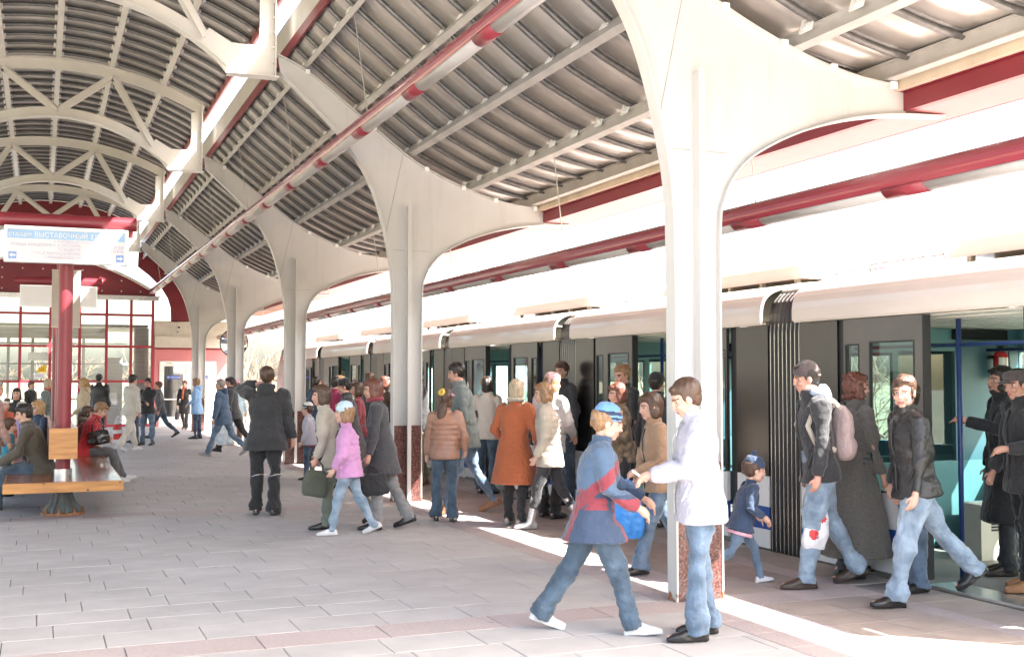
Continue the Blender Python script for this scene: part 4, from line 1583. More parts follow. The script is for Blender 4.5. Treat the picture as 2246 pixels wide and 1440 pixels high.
def run_jobs():
    dg = bpy.context.evaluated_depsgraph_get()
    dg.update()
    done = []
    for tmp, o, mats, wr, wf, paint, seed, st in JOBS:
        me = bpy.data.meshes.new_from_object(tmp.evaluated_get(dg))
        done.append((tmp, o, me, mats, wr, wf, paint, seed, st))
    for tmp, o, me, mats, wr, wf, paint, seed, st in done:
        n = len(me.vertices)
        co = np.empty(n * 3, np.float32)
        me.vertices.foreach_get('co', co)
        co = co.reshape(-1, 3).astype(float)
        foci = ()
        if wr:
            nr = np.empty(n * 3, np.float32)
            me.vertex_normals.foreach_get('vector', nr)
            nr = nr.reshape(-1, 3)
            st, foci = st
            h = wob(co * np.array(st), seed, wf)
            h = np.where(h > 0, np.abs(h) ** 1.3, -np.abs(h) ** .75)
            wgt = np.full(n, .55 if len(foci) else 1.0)
            for fp, fr, fa in foci:
                wgt = wgt + fa * np.exp(-((co - np.array(fp)) ** 2).sum(1) / (2 * fr * fr))
            if len(foci):
                h2 = wob(co * np.array((.8, .8, 2.1)), seed + 31, wf * 1.7)
                h = h * wgt + (wgt - .5) * .55 * (-np.abs(h2) ** .8 + .35)
            else:
                h = h * wgt
            co = co + nr * (h * wr * (2.3 if len(foci) else 1.6))[:, None]
            me.vertices.foreach_set('co', co.astype(np.float32).ravel())
        me.materials.clear()
        for m_ in mats:
            me.materials.append(m_)
        if paint and len(me.polygons):
            f = np.empty(len(me.polygons) * 3, np.float32)
            me.polygons.foreach_get('center', f)
            idx = paint(f.reshape(-1, 3).astype(float))
            me.polygons.foreach_set('material_index', np.asarray(idx, np.int32))
        me.polygons.foreach_set('use_smooth', [True] * len(me.polygons))
        me.update()
        me.name = o.name
        o.data = me
    for tmp, *_ in done:
        d = tmp.data
        bpy.data.objects.remove(tmp)
        bpy.data.meshes.remove(d)
    JOBS.clear()

def ik(a, t, l1, l2, pole):
    d = t - a
    L = d.length
    L = min(max(L, abs(l1 - l2) + .02), (l1 + l2) * .995)
    u = d.normalized()
    x = (l1 * l1 - l2 * l2 + L * L) / (2 * L)
    h = math.sqrt(max(0, l1 * l1 - x * x))
    p = pole - u * pole.dot(u)
    p = p.normalized() if p.length > 1e-4 else Vector((0, -1, 0))
    return a + u * x + p * h, a + u * L

PEOPLE = {}
HANG_L, HANG_R = (-.27, .06, .80), (.27, .06, .80)
STAND = ((4, 4, 3, 0), (-2, 3, 3, 0))
STEP = ((18, 6, 2, 0), (-16, 16, 2, 22))
STRIDE = ((25, 6, 2, -8), (-24, 20, 2, 32))

def person(label, x, y, face, H=1.7, legs=STAND, lean=2, hl=HANG_L, hr=HANG_R, head=(0, 0), top=None, bottom=None, shoes=None, hair=None, hat=None, skin='a',
           female=False, child=0.0, lod=1, seat=None, extra=(), group='people on the platform', hood=None, bulk=1.0, fat=1.0, fingers=None, seed=None):
    """face: 0 looks away along the platform, 90 towards the train, 180 back towards the camera, 270 to the left.
    top = (garment name, material(s), hem height, options), bottom = ('trousers'|'skirt', material, options)"""
    seed = seed if seed is not None else len(PEOPLE) * 13 + 5
    root = thing('person', label, 'person', (x, y, 0), -R(face), group)
    k = H / 1.75
    fw = .93 if female else 1.0
    hs = k ** .35 * (1.0 if not child else 1.0)          # heads shrink less than bodies
    hs = hs * (1 + .02 * child) * .965
    vox_b = (.0068, .010, .015)[lod]
    vox_c = (.011, .015, .021)[lod]
    # ---- skeleton, in units of a 1.75 m body
    pel = Vector((0, 0, .93))
    J = {}
    low = []
    for s_, (hip, knee, abd, toe) in zip((-1, 1), legs):
        h = pel + Vector((s_ * .088, 0, -.02))
        A, B = R(hip), R(hip - knee)
        ab = R(abd)
        kn = h + Vector((s_ * math.sin(ab) * math.cos(A), math.sin(A), -math.cos(A) * math.cos(ab))) * .43
        an = kn + Vector((s_ * math.sin(ab) * .3, math.sin(B), -math.cos(B))) * .415
        pt = R(-toe)
        f = Vector((s_ * .12, math.cos(pt), math.sin(pt))).normalized()
        up = Vector((0, -math.sin(pt), math.cos(pt)))
        heel = an - f * .055 - up * .062
        ball = an + f * .115 - up * .068
        tip = an + f * .185 - up * (.066 if toe <= 0 else .052)
        J[s_] = dict(hip=h, knee=kn, ankle=an, heel=heel, ball=ball, toe=tip, f=f, up=up)
        low += [heel.z - .018, ball.z - .018]
    dz = -min(low) if seat is None else seat / k + .085 - pel.z
    for s_ in J:
        for q in ('hip', 'knee', 'ankle', 'heel', 'ball', 'toe'):
            J[s_][q] = J[s_][q] + Vector((0, 0, dz))
    pel = pel + Vector((0, 0, dz))
    la = R(lean)
    u = Vector((0, math.sin(la), math.cos(la)))
    fwd = Vector((0, math.cos(la), -math.sin(la)))
    X = Vector((1, 0, 0))
    sw = .186 * fw
    nb_ = pel + u * .535
    hy, hp = R(head[0]), R(head[1])
    hrot = Matrix.Rotation(-hy, 3, 'Z') @ Matrix.Rotation(-hp - la * .4, 3, 'X')
    hc = nb_ + u * .055 + hrot @ Vector((0, .02, .11)) * (hs / k)
    arms = {}
    for s_, t in zip((-1, 1), (hl, hr)):
        sh = pel + u * .475 + X * (s_ * sw)
        T = Vector((t[0], t[1], t[2] + dz * (1 if seat is None else 1)))
        pole = Vector((s_ * .55, -.7, -.45))
        if t[2] > 1.45:
            pole = Vector((s_ * .9, .1, -.5))
        el, wr = ik(sh, T, .295, .255, pole)
        arms[s_] = (sh, el, wr)
    def V(p): return Vector(p) * k
    # ---- body: one continuous skin
    b = MB()
    def ring(t, rx, ry, off=0.0):
        return (V(pel + u * t + fwd * off), X * (rx * k), fwd * (ry * k))
    b.loft([ring(-.06, .09 * fat, .065), ring(.02, .125 * fat, .075 * fat), ring(.14, .11 * fat, .065 * fat), ring(.30, .12 * fat, .072 * fat), ring(.42, .125, .068), ring(.49, .10, .055), ring(.53, .05, .05)], 16)
    b.tube([V(nb_ - u * .06), V(nb_), V(hc + hrot @ Vector((0, -.02, -.02)) * (hs / k))], [.062 * k, .053 * k, .052 * k], 12, round_caps=True)
    for s_ in (-1, 1):
        j = J[s_]
        b.tube([V(j['hip']), V(j['hip'].lerp(j['knee'], .5)), V(j['knee']), V(j['knee'].lerp(j['ankle'], .35)), V(j['ankle'])], [.060 * k, .050 * k, .036 * k, .035 * k, .027 * k], 10, round_caps=True)
        b.tube([V(j['heel'] + j['up'] * .035), V(j['ankle'] - j['up'] * .03 + j['f'] * .03), V(j['ball'] + j['up'] * .02), V(j['toe'] + j['up'] * .012)], [.032 * k, .034 * k, .032 * k, .02 * k], 8, round_caps=True)
        sh, el, wr = arms[s_]
        b.tube([V(sh), V(sh.lerp(el, .5)), V(el), V(el.lerp(wr, .4)), V(wr)], [.036 * k, .030 * k, .025 * k, .025 * k, .024 * k], 10, round_caps=True)
        # hand
        fd = (wr - el).normalized()
        side = Vector((-s_, .25, 0)) if fd.z < -.6 else Vector((0, 0, -1))
        pn = (side - fd * side.dot(fd)).normalized()        # palm normal
        ax = fd.cross(pn).normalized()                       # across the knuckles
        if ax.y < 0 and fd.z < -.6: ax = -ax
        if fd.z >= -.6 and ax.x * s_ > 0: ax = -ax           # thumbs inwards when reaching
        hk = hs / k * .90
        kn0 = wr + fd * .085 * hk + pn * .012
        b.tube([V(wr), V(wr + fd * .045 * hk), V(kn0)], [.026 * k, .034 * k * hk, .033 * k * hk], 10, round_caps=True)
        cur = 1.0 if fingers is None else fingers
        for q, ln in zip((.029, .0105, -.0085, -.0265), (.068, .078, .072, .056)):
            p0 = kn0 + ax * q * hk - fd * .012
            d1 = (fd + pn * .35 * cur).normalized()
            d2 = (fd + pn * 1.3 * cur).normalized()
            p1 = p0 + d1 * ln * .62 * hk
            p2 = p1 + d2 * ln * .55 * hk
            b.tube([V(p0), V(p1), V(p2)], [.0095 * k * hk, .0088 * k * hk, .0072 * k * hk], 6, round_caps=True)
        t0 = wr + fd * .03 * hk + ax * .026 * hk
        t1 = t0 + (fd * .6 + ax * .7 + pn * .35).normalized() * .04 * hk
        t2 = t1 + (fd * .9 + ax * .12 + pn * .45).normalized() * .033 * hk
        b.tube([V(t0), V(t1), V(t2)], [.0135 * k * hk, .011 * k * hk, .0085 * k * hk], 6, round_caps=True)
        J['hand%d' % s_] = V(kn0 + fd * .03)
        J['wrist%d' % s_] = V(wr)
        J['elbow%d' % s_] = V(el)
        J['shoulder%d' % s_] = V(sh)
    HC = V(hc)
    def hd(p): return HC + hrot @ (Vector(p) * hs)
    def he(p, r): b.ell(hd(p), tuple(q * hs for q in r), hrot)
    he((0, -.012, .022), (.076, .096, .094))
    he((0, .022, -.045), (.060, .070, .078))
    he((0, .058, -.098), (.029, .027, .022))
    he((0, .092, -.012), (.0105, .014, .030))
    he((0, .100, -.033), (.0145, .017, .013))
    he((0, .072, .020), (.056, .020, .015))
    for s_ in (-1, 1):
        he((s_ * .036, .064, -.038), (.027, .024, .024))
        he((s_ * .079, -.006, -.018), (.011, .022, .032))
        he((s_ * .040, .02, -.082), (.025, .04, .024))
    he((0, .086, -.066), (.024, .013, .008))
    he((0, .084, -.079), (.020, .013, .008))
    inv = hrot.transposed()
    hcn = np.array(HC)
    rm = np.array(inv)
    def paint(c):
        q = ((c - hcn) @ rm.T) / hs
        idx = np.zeros(len(c), int)
        X_, Y_, Z_ = q[:, 0], q[:, 1], q[:, 2]
        fr = Y_ > .045
        ey = fr & (((np.abs(X_) - .033) / .0135) ** 2 + ((Z_ - .0005) / .0065) ** 2 < 1)
        iri = fr & (((np.abs(X_) - .033) / .006) ** 2 + ((Z_ - .0005) / .0075) ** 2 < 1)
        br = fr & (np.abs(np.abs(X_) - .034) < .020) & (np.abs(Z_ - .021 - .1 * (.034 - np.abs(X_))) < .0048)
        lp = fr & (np.abs(X_) < .022) & (np.abs(Z_ + .0725) < .0105)
        idx[ey] = 3
        idx[iri] = 2
        idx[br] = 4
        idx[lp] = 1
        return idx
    clay(b, 'body', [SKIN[skin], LIP, EYE, EYEW, BROW], root, vox_b * (.85 if lod == 0 else 1) * (k ** .3), smooth=2, paint=paint)
    # ---- hair
    if hair:
        st, hcx = hair
        m_ = MB()
        def e(p, r): m_.ell(hd(p), tuple(q * hs for q in r), hrot)
        if st != 'bald':
            e((0, -.020, .058), (.083, .100, .072))
            e((0, -.048, -.002), (.079, .070, .088))
            for s_ in (-1, 1):
                e((s_ * .070, -.018, .012), (.017, .052, .046))
            e((0, .050, .088), (.062, .036, .026))
        if st in ('bob', 'long', 'curls', 'pony'):
            e((0, .058, .082), (.066, .034, .032))
            for s_ in (-1, 1):
                e((s_ * .074, -.004, -.02), (.017, .042, .06))
        if st in ('bob', 'curls', 'long'):
            e((0, -.062, -.055), (.078, .052, .085))
            for s_ in (-1, 1):
                e((s_ * .072, -.015, -.065), (.026, .05, .06))
        if st == 'curls':
            rr = random.Random(seed)
            for i in range(34):
                a, z = rr.uniform(1.9, 7.5), rr.uniform(-.10, .11)
                e((.083 * math.cos(a), -.018 + .094 * math.sin(a) * (1 if math.sin(a) < .2 else .75), z), (.026, .026, .026))
        if st == 'long':
            m_.tube([hd((0, -.07, -.04)), hd((0, -.10, -.14)), hd((0, -.105, -.26)), hd((0, -.10, -.36))], [.06 * hs, .066 * hs, .055 * hs, .02 * hs], 10, round_caps=True, flat=.55)
        if st == 'pony':
            m_.tube([hd((0, -.10, .02)), hd((0, -.135, -.03)), hd((0, -.13, -.12)), hd((0, -.115, -.22))], [.028 * hs, .034 * hs, .03 * hs, .010 * hs], 8, round_caps=True)
        if st == 'bun':
            e((0, -.10, .05), (.042, .036, .042))
        if st != 'bald' and lod < 2:
            rr = random.Random(seed + 99)
            covered = hat is not None
            for i in range(90 if lod == 0 else 55):
                a = rr.uniform(0, 2 * math.pi)
                front = math.sin(a)                     # 1 = over the forehead
                low_ = {'short': 118, 'bun': 105, 'pony': 112, 'bob': 150, 'curls': 140, 'long': 150}[st]
                t1 = 62 if front > .62 else (88 if front > .2 else low_)
                t1 += rr.uniform(-12, 8)
                t0 = rr.uniform(4, max(6, t1 - 45))
                if covered:
                    t0 = max(t0, 82)
                    if t0 > t1 - 15: continue
                sw_ = rr.uniform(-.35, .35) + .25
                pts = []
                for q in range(5):
                    t = R(t0 + (t1 - t0) * q / 4)
                    aa = a + sw_ * q / 4
                    rad = 1.0 + .035 * q / 4 + rr.uniform(-.012, .03)
                    z = .034 + .094 * math.cos(t) * rad - (.045 * (q / 4) if t1 > 125 else 0)
                    pts.append(hd((.085 * math.sin(t) * math.cos(aa) * rad, -.026 + .1 * math.sin(t) * math.sin(aa) * rad, z)))
                m_.tube(pts, [.010 * hs, .011 * hs, .010 * hs, .008 * hs, .0045 * hs], 5, round_caps=True)
        clay(m_, 'hair', HAIR[hcx], root, vox_b * (.92 if lod == 0 else 1.0), smooth=1, wrinkle=.0028, wfreq=80, seed=seed, stretch=(1, 1, .35))
    if hair and hair[0] == 'beard':
        pass
    # ---- hats
    if hat:
        hk_, hm = hat[0], hat[1]
        hm = hm if isinstance(hm, tuple) else (hm,)
        m_ = MB()
        def e(p, r): m_.ell(hd(p), tuple(q * hs for q in r), hrot)
        if hk_ in ('beanie', 'striped', 'pom'):
            m_.loft([(hd((0, -.018 - .006, .005)), hrot @ Vector((.086 * hs, 0, 0)), hrot @ Vector((0, .106 * hs, .018 * hs))),
                     (hd((0, -.016, .040)), hrot @ Vector((.089 * hs, 0, 0)), hrot @ Vector((0, .107 * hs, .012 * hs))),
                     (hd((0, -.018, .085)), hrot @ Vector((.083 * hs, 0, 0)), hrot @ Vector((0, .098 * hs, .006 * hs))),
                     (hd((0, -.022, .118)), hrot @ Vector((.062 * hs, 0, 0)), hrot @ Vector((0, .074 * hs, 0))),
                     (hd((0, -.024, .138)), hrot @ Vector((.025 * hs, 0, 0)), hrot @ Vector((0, .03 * hs, 0)))], 20)
            if hk_ == 'pom':
                e((0, -.03, .155), (.03, .03, .028))
        if hk_ == 'cap':
            m_.loft([(hd((0, -.012, .028)), hrot @ Vector((.087 * hs, 0, 0)), hrot @ Vector((0, .104 * hs, .004 * hs))),
                     (hd((0, -.004, .075)), hrot @ Vector((.092 * hs, 0, 0)), hrot @ Vector((0, .115 * hs, 0))),
                     (hd((0, .0, .108)), hrot @ Vector((.075 * hs, 0, 0)), hrot @ Vector((0, .095 * hs, 0))),
                     (hd((0, -.01, .12)), hrot @ Vector((.03 * hs, 0, 0)), hrot @ Vector((0, .04 * hs, 0)))], 20)
            m_.ell(hd((0, .118, .034)), (.07 * hs, .052 * hs, .010 * hs), hrot @ Matrix.Rotation(R(-14), 3, 'X'))
        if hk_ == 'visor':
            m_.loft([(hd((0, -.012, .022)), hrot @ Vector((.088 * hs, 0, 0)), hrot @ Vector((0, .106 * hs, .006 * hs))),
                     (hd((0, -.012, .062)), hrot @ Vector((.088 * hs, 0, 0)), hrot @ Vector((0, .105 * hs, .006 * hs)))], 20)
            m_.ell(hd((0, .125, .036)), (.074 * hs, .062 * hs, .009 * hs), hrot @ Matrix.Rotation(R(-16), 3, 'X'))
        def paint_h(c):
            q = ((c - hcn) @ rm.T) / hs
            if hk_ == 'striped':
                z = q[:, 2] - .17 * (q[:, 1] + .02)
                return np.where((z > .018) & (z < .035), 1, np.where((z > .048) & (z < .075), 1, 0))
            return np.zeros(len(c), int)
        clay(m_, 'knitted_hat' if hk_ in ('beanie', 'striped', 'pom') else 'cap', [CL[q] for q in hm], root, vox_b, smooth=2, wrinkle=.0015, wfreq=60, paint=paint_h, seed=seed)
    # ---- bottom
    if bottom:
        bk, bm = bottom[0], bottom[1]
        bo = bottom[2] if len(bottom) > 2 else {}
        m_ = MB()
        fl = bo.get('flare', .0)
        wd = bo.get('wide', 1.0)
        for s_ in (-1, 1):
            j = J[s_]
            kn, an, hp_ = j['knee'], j['ankle'], j['hip']
            ad = (an - kn).normalized()
            if bk == 'trousers':
                cut = bo.get('cut', 1.0)
                end = kn.lerp(an - Vector((0, .012, .0)) + ad * .035, cut)
                r3 = .062 + fl
                pts = [hp_ + Vector((0, -.01, .0)), hp_.lerp(kn, .3), hp_.lerp(kn, .65), kn, kn.lerp(end, .35), kn.lerp(end, .7), end]
                rr = [.096 * wd * fat, .093 * wd * fat, .081 * wd, .068 * wd, .064 * wd + fl * .2, .061 * wd + fl * .6, r3 * wd]
                if cut < 1: rr[-1] = .066 * wd
                m_.tube([V(p) for p in pts], [q * k for q in rr], 14)
        if bk == 'trousers':
            m_.loft([ring(-.10, .10 * fat, .09 * fat, -.008), ring(-.03, .165 * fat, .122 * fat, -.012), ring(.05, .165 * fat, .118 * fat, -.004), ring(.11, .150 * fat, .105 * fat)], 18)
        fo = []
        for s_ in (-1, 1):
            j = J[s_]
            fo += [(V(j['knee']), .10 * k, .9), (V(j['ankle'].lerp(j['knee'], .12)), .09 * k, 1.7), (V(j['hip'] + Vector((0, .05, -.03))), .10 * k, .8)]
        def jp(c):
            return np.zeros(len(c), int)
        clay(m_, 'trousers', CL[bm], root, vox_c * .9, smooth=1, wrinkle=.0085 * k, wfreq=15 / k, seed=seed + 1, stretch=(1, 1, 1.5), foci=fo)
    # ---- shoes
    if shoes:
        for s_ in (-1, 1):
            j = J[s_]
            m_ = MB()
            f, up = j['f'], j['up']
            sd = f.cross(up)
            he_, ba, to, an = j['heel'], j['ball'], j['toe'], j['ankle']
            w = .046 if not female else .041
            def rg(p, a, h): return (V(p), sd * (a * k), up * (h * k))
            m_.loft([rg(he_ - f * .028 + up * .018, w * .5, .022), rg(he_ - f * .012 + up * .028, w * .8, .042), rg(an - up * .030 - f * .0, w * .92, .052), rg(an + f * .06 - up * .038, w * .95, .044),
                     rg(ba + up * .018, w * 1.08, .034), rg(to.lerp(ba, .3) + up * .012, w * .92, .026), rg(to + f * .018 + up * .006, w * .5, .016)], 14)
            sole = [(V(he_ - f * .032 + sd * (-w * .7)), ), ]
            outline = []
            for fx, wx in ((-.034, .4), (-.02, .8), (.06, .8), (.13, 1.08), (.20, 1.0), (.245, .72), (.262, .3)):
                outline.append((fx, wx * w))
            base = he_ - up * .018
            top_, bot_ = [], []
            for sg in (1, -1):
                seq = outline if sg == 1 else outline[::-1]
                for fx, wx in seq:
                    p = base + f * fx + sd * (sg * wx) + up * (0 if fx > .05 or shoes != 'heels' else 0)
                    bot_.append(V(p))
                    top_.append(V(p + up * .02))
            n = len(bot_)
            m_.add(bot_ + top_, [tuple(range(n)), tuple(range(2 * n - 1, n - 1, -1))] + [(i, i + n, (i + 1) % n + n, (i + 1) % n) for i in range(n)])
            if bo_boot(shoes):
                m_.tube([V(an - up * .03), V(an.lerp(j['knee'], .35)), V(an.lerp(j['knee'], .75))], [.05 * k, .055 * k, .066 * k], 12)
            clay(m_, 'shoe' if not bo_boot(shoes) else 'boot', SH[shoes.replace('boot_', '')], root, .0085 if lod == 0 else .013, smooth=2)
    # ---- top
    if top:
        nm, mats_, hem = top[0], top[1], top[2]
        to_ = top[3] if len(top) > 3 else {}
        mats_ = mats_ if isinstance(mats_, tuple) else (mats_,)
        bk = bulk
        m_ = MB()
        hemz = hem                                    # below the pelvis, negative = lower
        rings_ = []
        A = to_.get('aline', 0.0)
        swing = max(abs(math.sin(R(q[0]))) for q in legs) if seat is None else 0.0
        if hemz < -.16 and seat is None:
            zz = [hemz, hemz * .7, hemz * .4, -.12]
            for z in zz:
                t = abs(z) / .7
                rings_.append((V(pel + Vector((0, math.sin(la) * z * .2, z))), X * ((.196 * fat + A * t) * bk * k), Vector((0, 1, 0)) * ((.142 * fat + A * .8 * t + .55 * swing * abs(z)) * bk * k)))
        else:
            rings_.append((V(pel + u * max(hemz, -.16)), X * (.197 * fat * bk * k), fwd * ((.146 * fat + .5 * swing * abs(hemz)) * bk * k)))
        rings_ += [ring(-.02, .194 * fat * bk, .142 * fat * bk, -.004), ring(.08, .170 * fat * bk * fw, .126 * fat * bk), ring(.16, .162 * fat * bk * fw, .120 * fat * bk), ring(.28, .176 * bk * fw * fat ** .5, .130 * bk * fat ** .5, .006 if not female else .016), ring(.40, .182 * bk * fw, .122 * bk),
                   ring(.465, .165 * bk * fw, .104 * bk), ring(.515, .105 * fw, .082), ring(.555, .068, .066), ring(.60 if to_.get('collar', 1) else .57, .064, .066, .008)]
        m_.loft(rings_, 22)
        sl = to_.get('sleeve', 1.0)
        for s_ in (-1, 1):
            sh, el, wr = arms[s_]
            w2 = el.lerp(wr, .97)
            up0 = sh + (sh - el).normalized() * .01
            m_.tube([V(up0 - X * s_ * .05 + u * .005), V(sh), V(sh.lerp(el, .45)), V(el), V(el.lerp(w2, .45)), V(w2)], [q * k * bk * sl for q in (.074, .073, .062, .055, .052, .044)], 12, round_caps=False)
        if hood:
            m2 = MB()
            m2.ell(V(nb_ - fwd * .088 + u * .0), (.115 * k, .062 * k, .098 * k))
            for s_ in (-1, 1):
                m2.ell(V(nb_ + X * s_ * .078 - fwd * .035 + u * .035), (.042 * k, .075 * k, .042 * k))
            clay(m2, 'hood', CL[hood], root, vox_c, smooth=3, wrinkle=.006, wfreq=22, seed=seed + 5)
        if to_.get('puff'):
            base_ = pel + u * -.12
            for i, t in enumerate(np.arange(-.10, .44, .068)):
                m_.tube([V(pel + u * t + X * (.172 * fat * bk * math.cos(a)) + fwd * (.126 * fat * bk * math.sin(a))) for a in np.linspace(0, 6.283, 17)], .026 * k, 8)
        pf = to_.get('paint')
        pn_ = None
        if pf:
            px_ = np.array(pel) * k
            def pn_(c, pf=pf):
                q = (c - px_) / k
                return pf(q)
        clay(m_, nm, [CL[q] for q in mats_], root, vox_c, smooth=2, wrinkle=to_.get('wr', .010) * k, wfreq=to_.get('wf', 12) / k, seed=seed + 2, stretch=(1, 1, 1.35), paint=pn_,
             foci=[(V(arms[s_][1]), .10 * k, 1.1) for s_ in (-1, 1)] + [(V(arms[s_][0] - u * .06), .09 * k, .7) for s_ in (-1, 1)] + [(V(pel + u * .08), .14 * k, .5)])
        # front closing, collar and hem details
        if to_.get('collar', 1) and lod < 2:
            m3 = MB()
            m3.loft([(V(nb_ - u * .02 + fwd * .004), X * (.080 * k), fwd * (.078 * k)), (V(nb_ + u * .03 + fwd * .006), X * (.076 * k), fwd * (.076 * k)), (V(nb_ + u * .062 + fwd * .010), X * (.079 * k), fwd * (.082 * k))], 18)
            clay(m3, 'collar', CL[mats_[0]], root, vox_c * .8, smooth=1, wrinkle=.003, wfreq=40, seed=seed + 3)
        if lod < 2 and not pf:
            m3 = MB()
            zt = [t for t in (-.10, .0, .10, .20, .30, .40, .49)]
            yy = [.145, .146, .136, .132, .142, .134, .100]
            pts = [V(pel + u * t + fwd * (y_ * bk * (fat if t < .25 else fat ** .5) + .002)) for t, y_ in zip(zt, yy)]
            m3.tube(pts, .007 * k, 6)
            o3 = m3.build('zip', M['slat_grey'] if mats_[0] in ('white', 'pearl', 'sand', 'cream', 'bronze', 'red', 'ice', 'skyblue', 'beige') else M['black'], root, smooth=True)
            for s_ in (-1, 1):
                m3 = MB()
                a0 = pel + u * .0 + X * (s_ * .105 * bk * fat) + fwd * (.118 * bk * fat)
                a1 = pel + u * .11 + X * (s_ * .150 * bk * fat) + fwd * (.082 * bk * fat)
                m3.tube([V(a0), V(a1)], .012 * k, 6, round_caps=True)
                m3.build('pocket_flap', CL[mats_[0]], root, smooth=True)
    for ex in extra:
        kind, cm = ex[0], ex[1]
        m_ = MB()
        if kind == 'scarf':
            m_.tube([V(nb_ + u * .045 + X * (.080 * math.cos(a)) + fwd * (.078 * math.sin(a) + .006)) for a in np.linspace(0, 6.283, 17)], .032 * k, 8)
            if len(ex) > 2:
                m_.tube([V(nb_ + fwd * .09 + u * .02 + X * .03), V(nb_ + fwd * .135 - u * .10 + X * .04), V(pel + u * .20 + fwd * .165 + X * .045)], [.034 * k, .042 * k, .04 * k], 10, round_caps=True, flat=.5)
            clay(m_, 'scarf', CL[cm], root, vox_c * .9, smooth=2, wrinkle=.004, wfreq=40, seed=seed + 7)
        if kind == 'shirt':
            m_.loft([ring(.34, .075, .03, .112), ring(.44, .07, .03, .105), ring(.52, .055, .03, .06)], 14)
            clay(m_, 'shirt', CL[cm], root, vox_c * .9, smooth=2, wrinkle=.003, seed=seed + 8)
        if kind == 'beard':
            for p, r_ in (((0, .052, -.095), (.040, .040, .034)), ((-.05, .01, -.065), (.022, .045, .04)), ((.05, .01, -.065), (.022, .045, .04)), ((0, .09, -.055), (.028, .012, .007))):
                m_.ell(hd(p), tuple(q * hs for q in r_), hrot)
            clay(m_, 'beard', HAIR[cm], root, vox_b, smooth=1, wrinkle=.002, wfreq=90, seed=seed)
        if kind == 'moustache':
            m_.ell(hd((0, .100, -.056)), tuple(q * hs for q in (.031, .012, .008)), hrot)
            clay(m_, 'moustache', HAIR[cm], root, vox_b * .8, smooth=1)
        if kind == 'scrunchie':
            m_.tube([hd((.032 * math.cos(a), -.105 + .014 * math.sin(a), .075 + .03 * math.sin(a))) for a in np.linspace(0, 6.283, 13)], .022 * hs, 8)
            clay(m_, 'scrunchie', CL[cm], root, vox_b, smooth=1, wrinkle=.003, wfreq=90)
        if kind == 'piping':
            for s_ in (-1, 1):
                j = J[s_]
                c = j['knee'].lerp(j['ankle'], .12)
                m_.tube([V(c + Vector((.073 * math.cos(a), .073 * math.sin(a), .03 * math.cos(a + .8)))) for a in np.linspace(0, 6.283, 17)], .006 * k, 6)
            o_ = m_.build('piping', M['ring'], root, smooth=True)
        if kind == 'cuff':
            for s_ in (-1, 1):
                sh, el, wr = arms[s_]
                m_.tube([V(el.lerp(wr, .90)), V(el.lerp(wr, 1.0))], .047 * k, 12)
            clay(m_, 'cuff', CL[cm], root, vox_c * .9, smooth=1)
        if kind == 'belt':
            m_.loft([ring(ex[2], .192 * fat * bulk, .146 * fat * bulk), ring(ex[2] + ex[3], .190 * fat * bulk, .144 * fat * bulk)], 22)
            clay(m_, 'waistband', CL[cm], root, vox_c * .9, smooth=1, wrinkle=.003, wfreq=40)
        if kind == 'knee_skirt':
            pass
    mw = Matrix.Translation((x, y, 0)) @ Matrix.Rotation(-R(face), 4, 'Z')
    J['mw'] = mw
    J['root'] = root
    J['V'] = V
    J['pel'] = V(pel)
    J['u'], J['fwd'] = u, fwd
    PEOPLE[label] = J
    return J

def bo_boot(s): return isinstance(s, str) and s.startswith('boot_')
def world(J, p): return J['mw'] @ Vector(p)

# ------------------------------------------------------------------ bags
def bag(name, label, top_pt, w, h, d, m, face=0, handle=.12, tilt=0, marks=None, cat='bag', group=None, sag=.25, wr=.006, handle_m=None):
    """a soft bag hanging from top_pt (world): body below a handle loop"""
    t = thing(name, label, cat, tuple(top_pt), -R(face), group)
    t.rotation_euler = (0, R(tilt), -R(face + 90))
    b = MB()
    z0 = -handle
    b.loft([((0, 0, z0), (w * .40, 0, 0), (0, d * .18, 0)), ((0, 0, z0 - h * .12), (w * .46, 0, 0), (0, d * .34, 0)), ((0, 0, z0 - h * .5), (w * .5, 0, 0), (0, d * .5, 0)), ((0, 0, z0 - h * .85), (w * .5, 0, 0), (0, d * .52, 0)),
            ((0, 0, z0 - h), (w * .43, 0, 0), (0, d * .36, 0))], 20)
    pf = None
    mats_ = [m]
    if marks:
        mats_ = [m] + [q[0] for q in marks]
        def pf(c):
            idx = np.zeros(len(c), int)
            for i, (mm, fn) in enumerate(marks):
                idx[fn(c, z0, w, h)] = i + 1
            return idx
    clay(b, 'bag_body', mats_, t, .011, smooth=2, wrinkle=wr, wfreq=26, paint=pf, seed=int(abs(top_pt[0]) * 97) % 1000)
    hb = MB()
    for s_ in (-1, 1):
        hb.tube([(-w * .26, s_ * d * .16, z0 - h * .06), (-w * .20, s_ * d * .12, z0 + handle * .5), (0, s_ * .01, z0 + handle), (w * .20, s_ * d * .12, z0 + handle * .5), (w * .26, s_ * d * .16, z0 - h * .06)], .008, 6)
    hb.build('handle', handle_m or m, t, smooth=True)
    return t
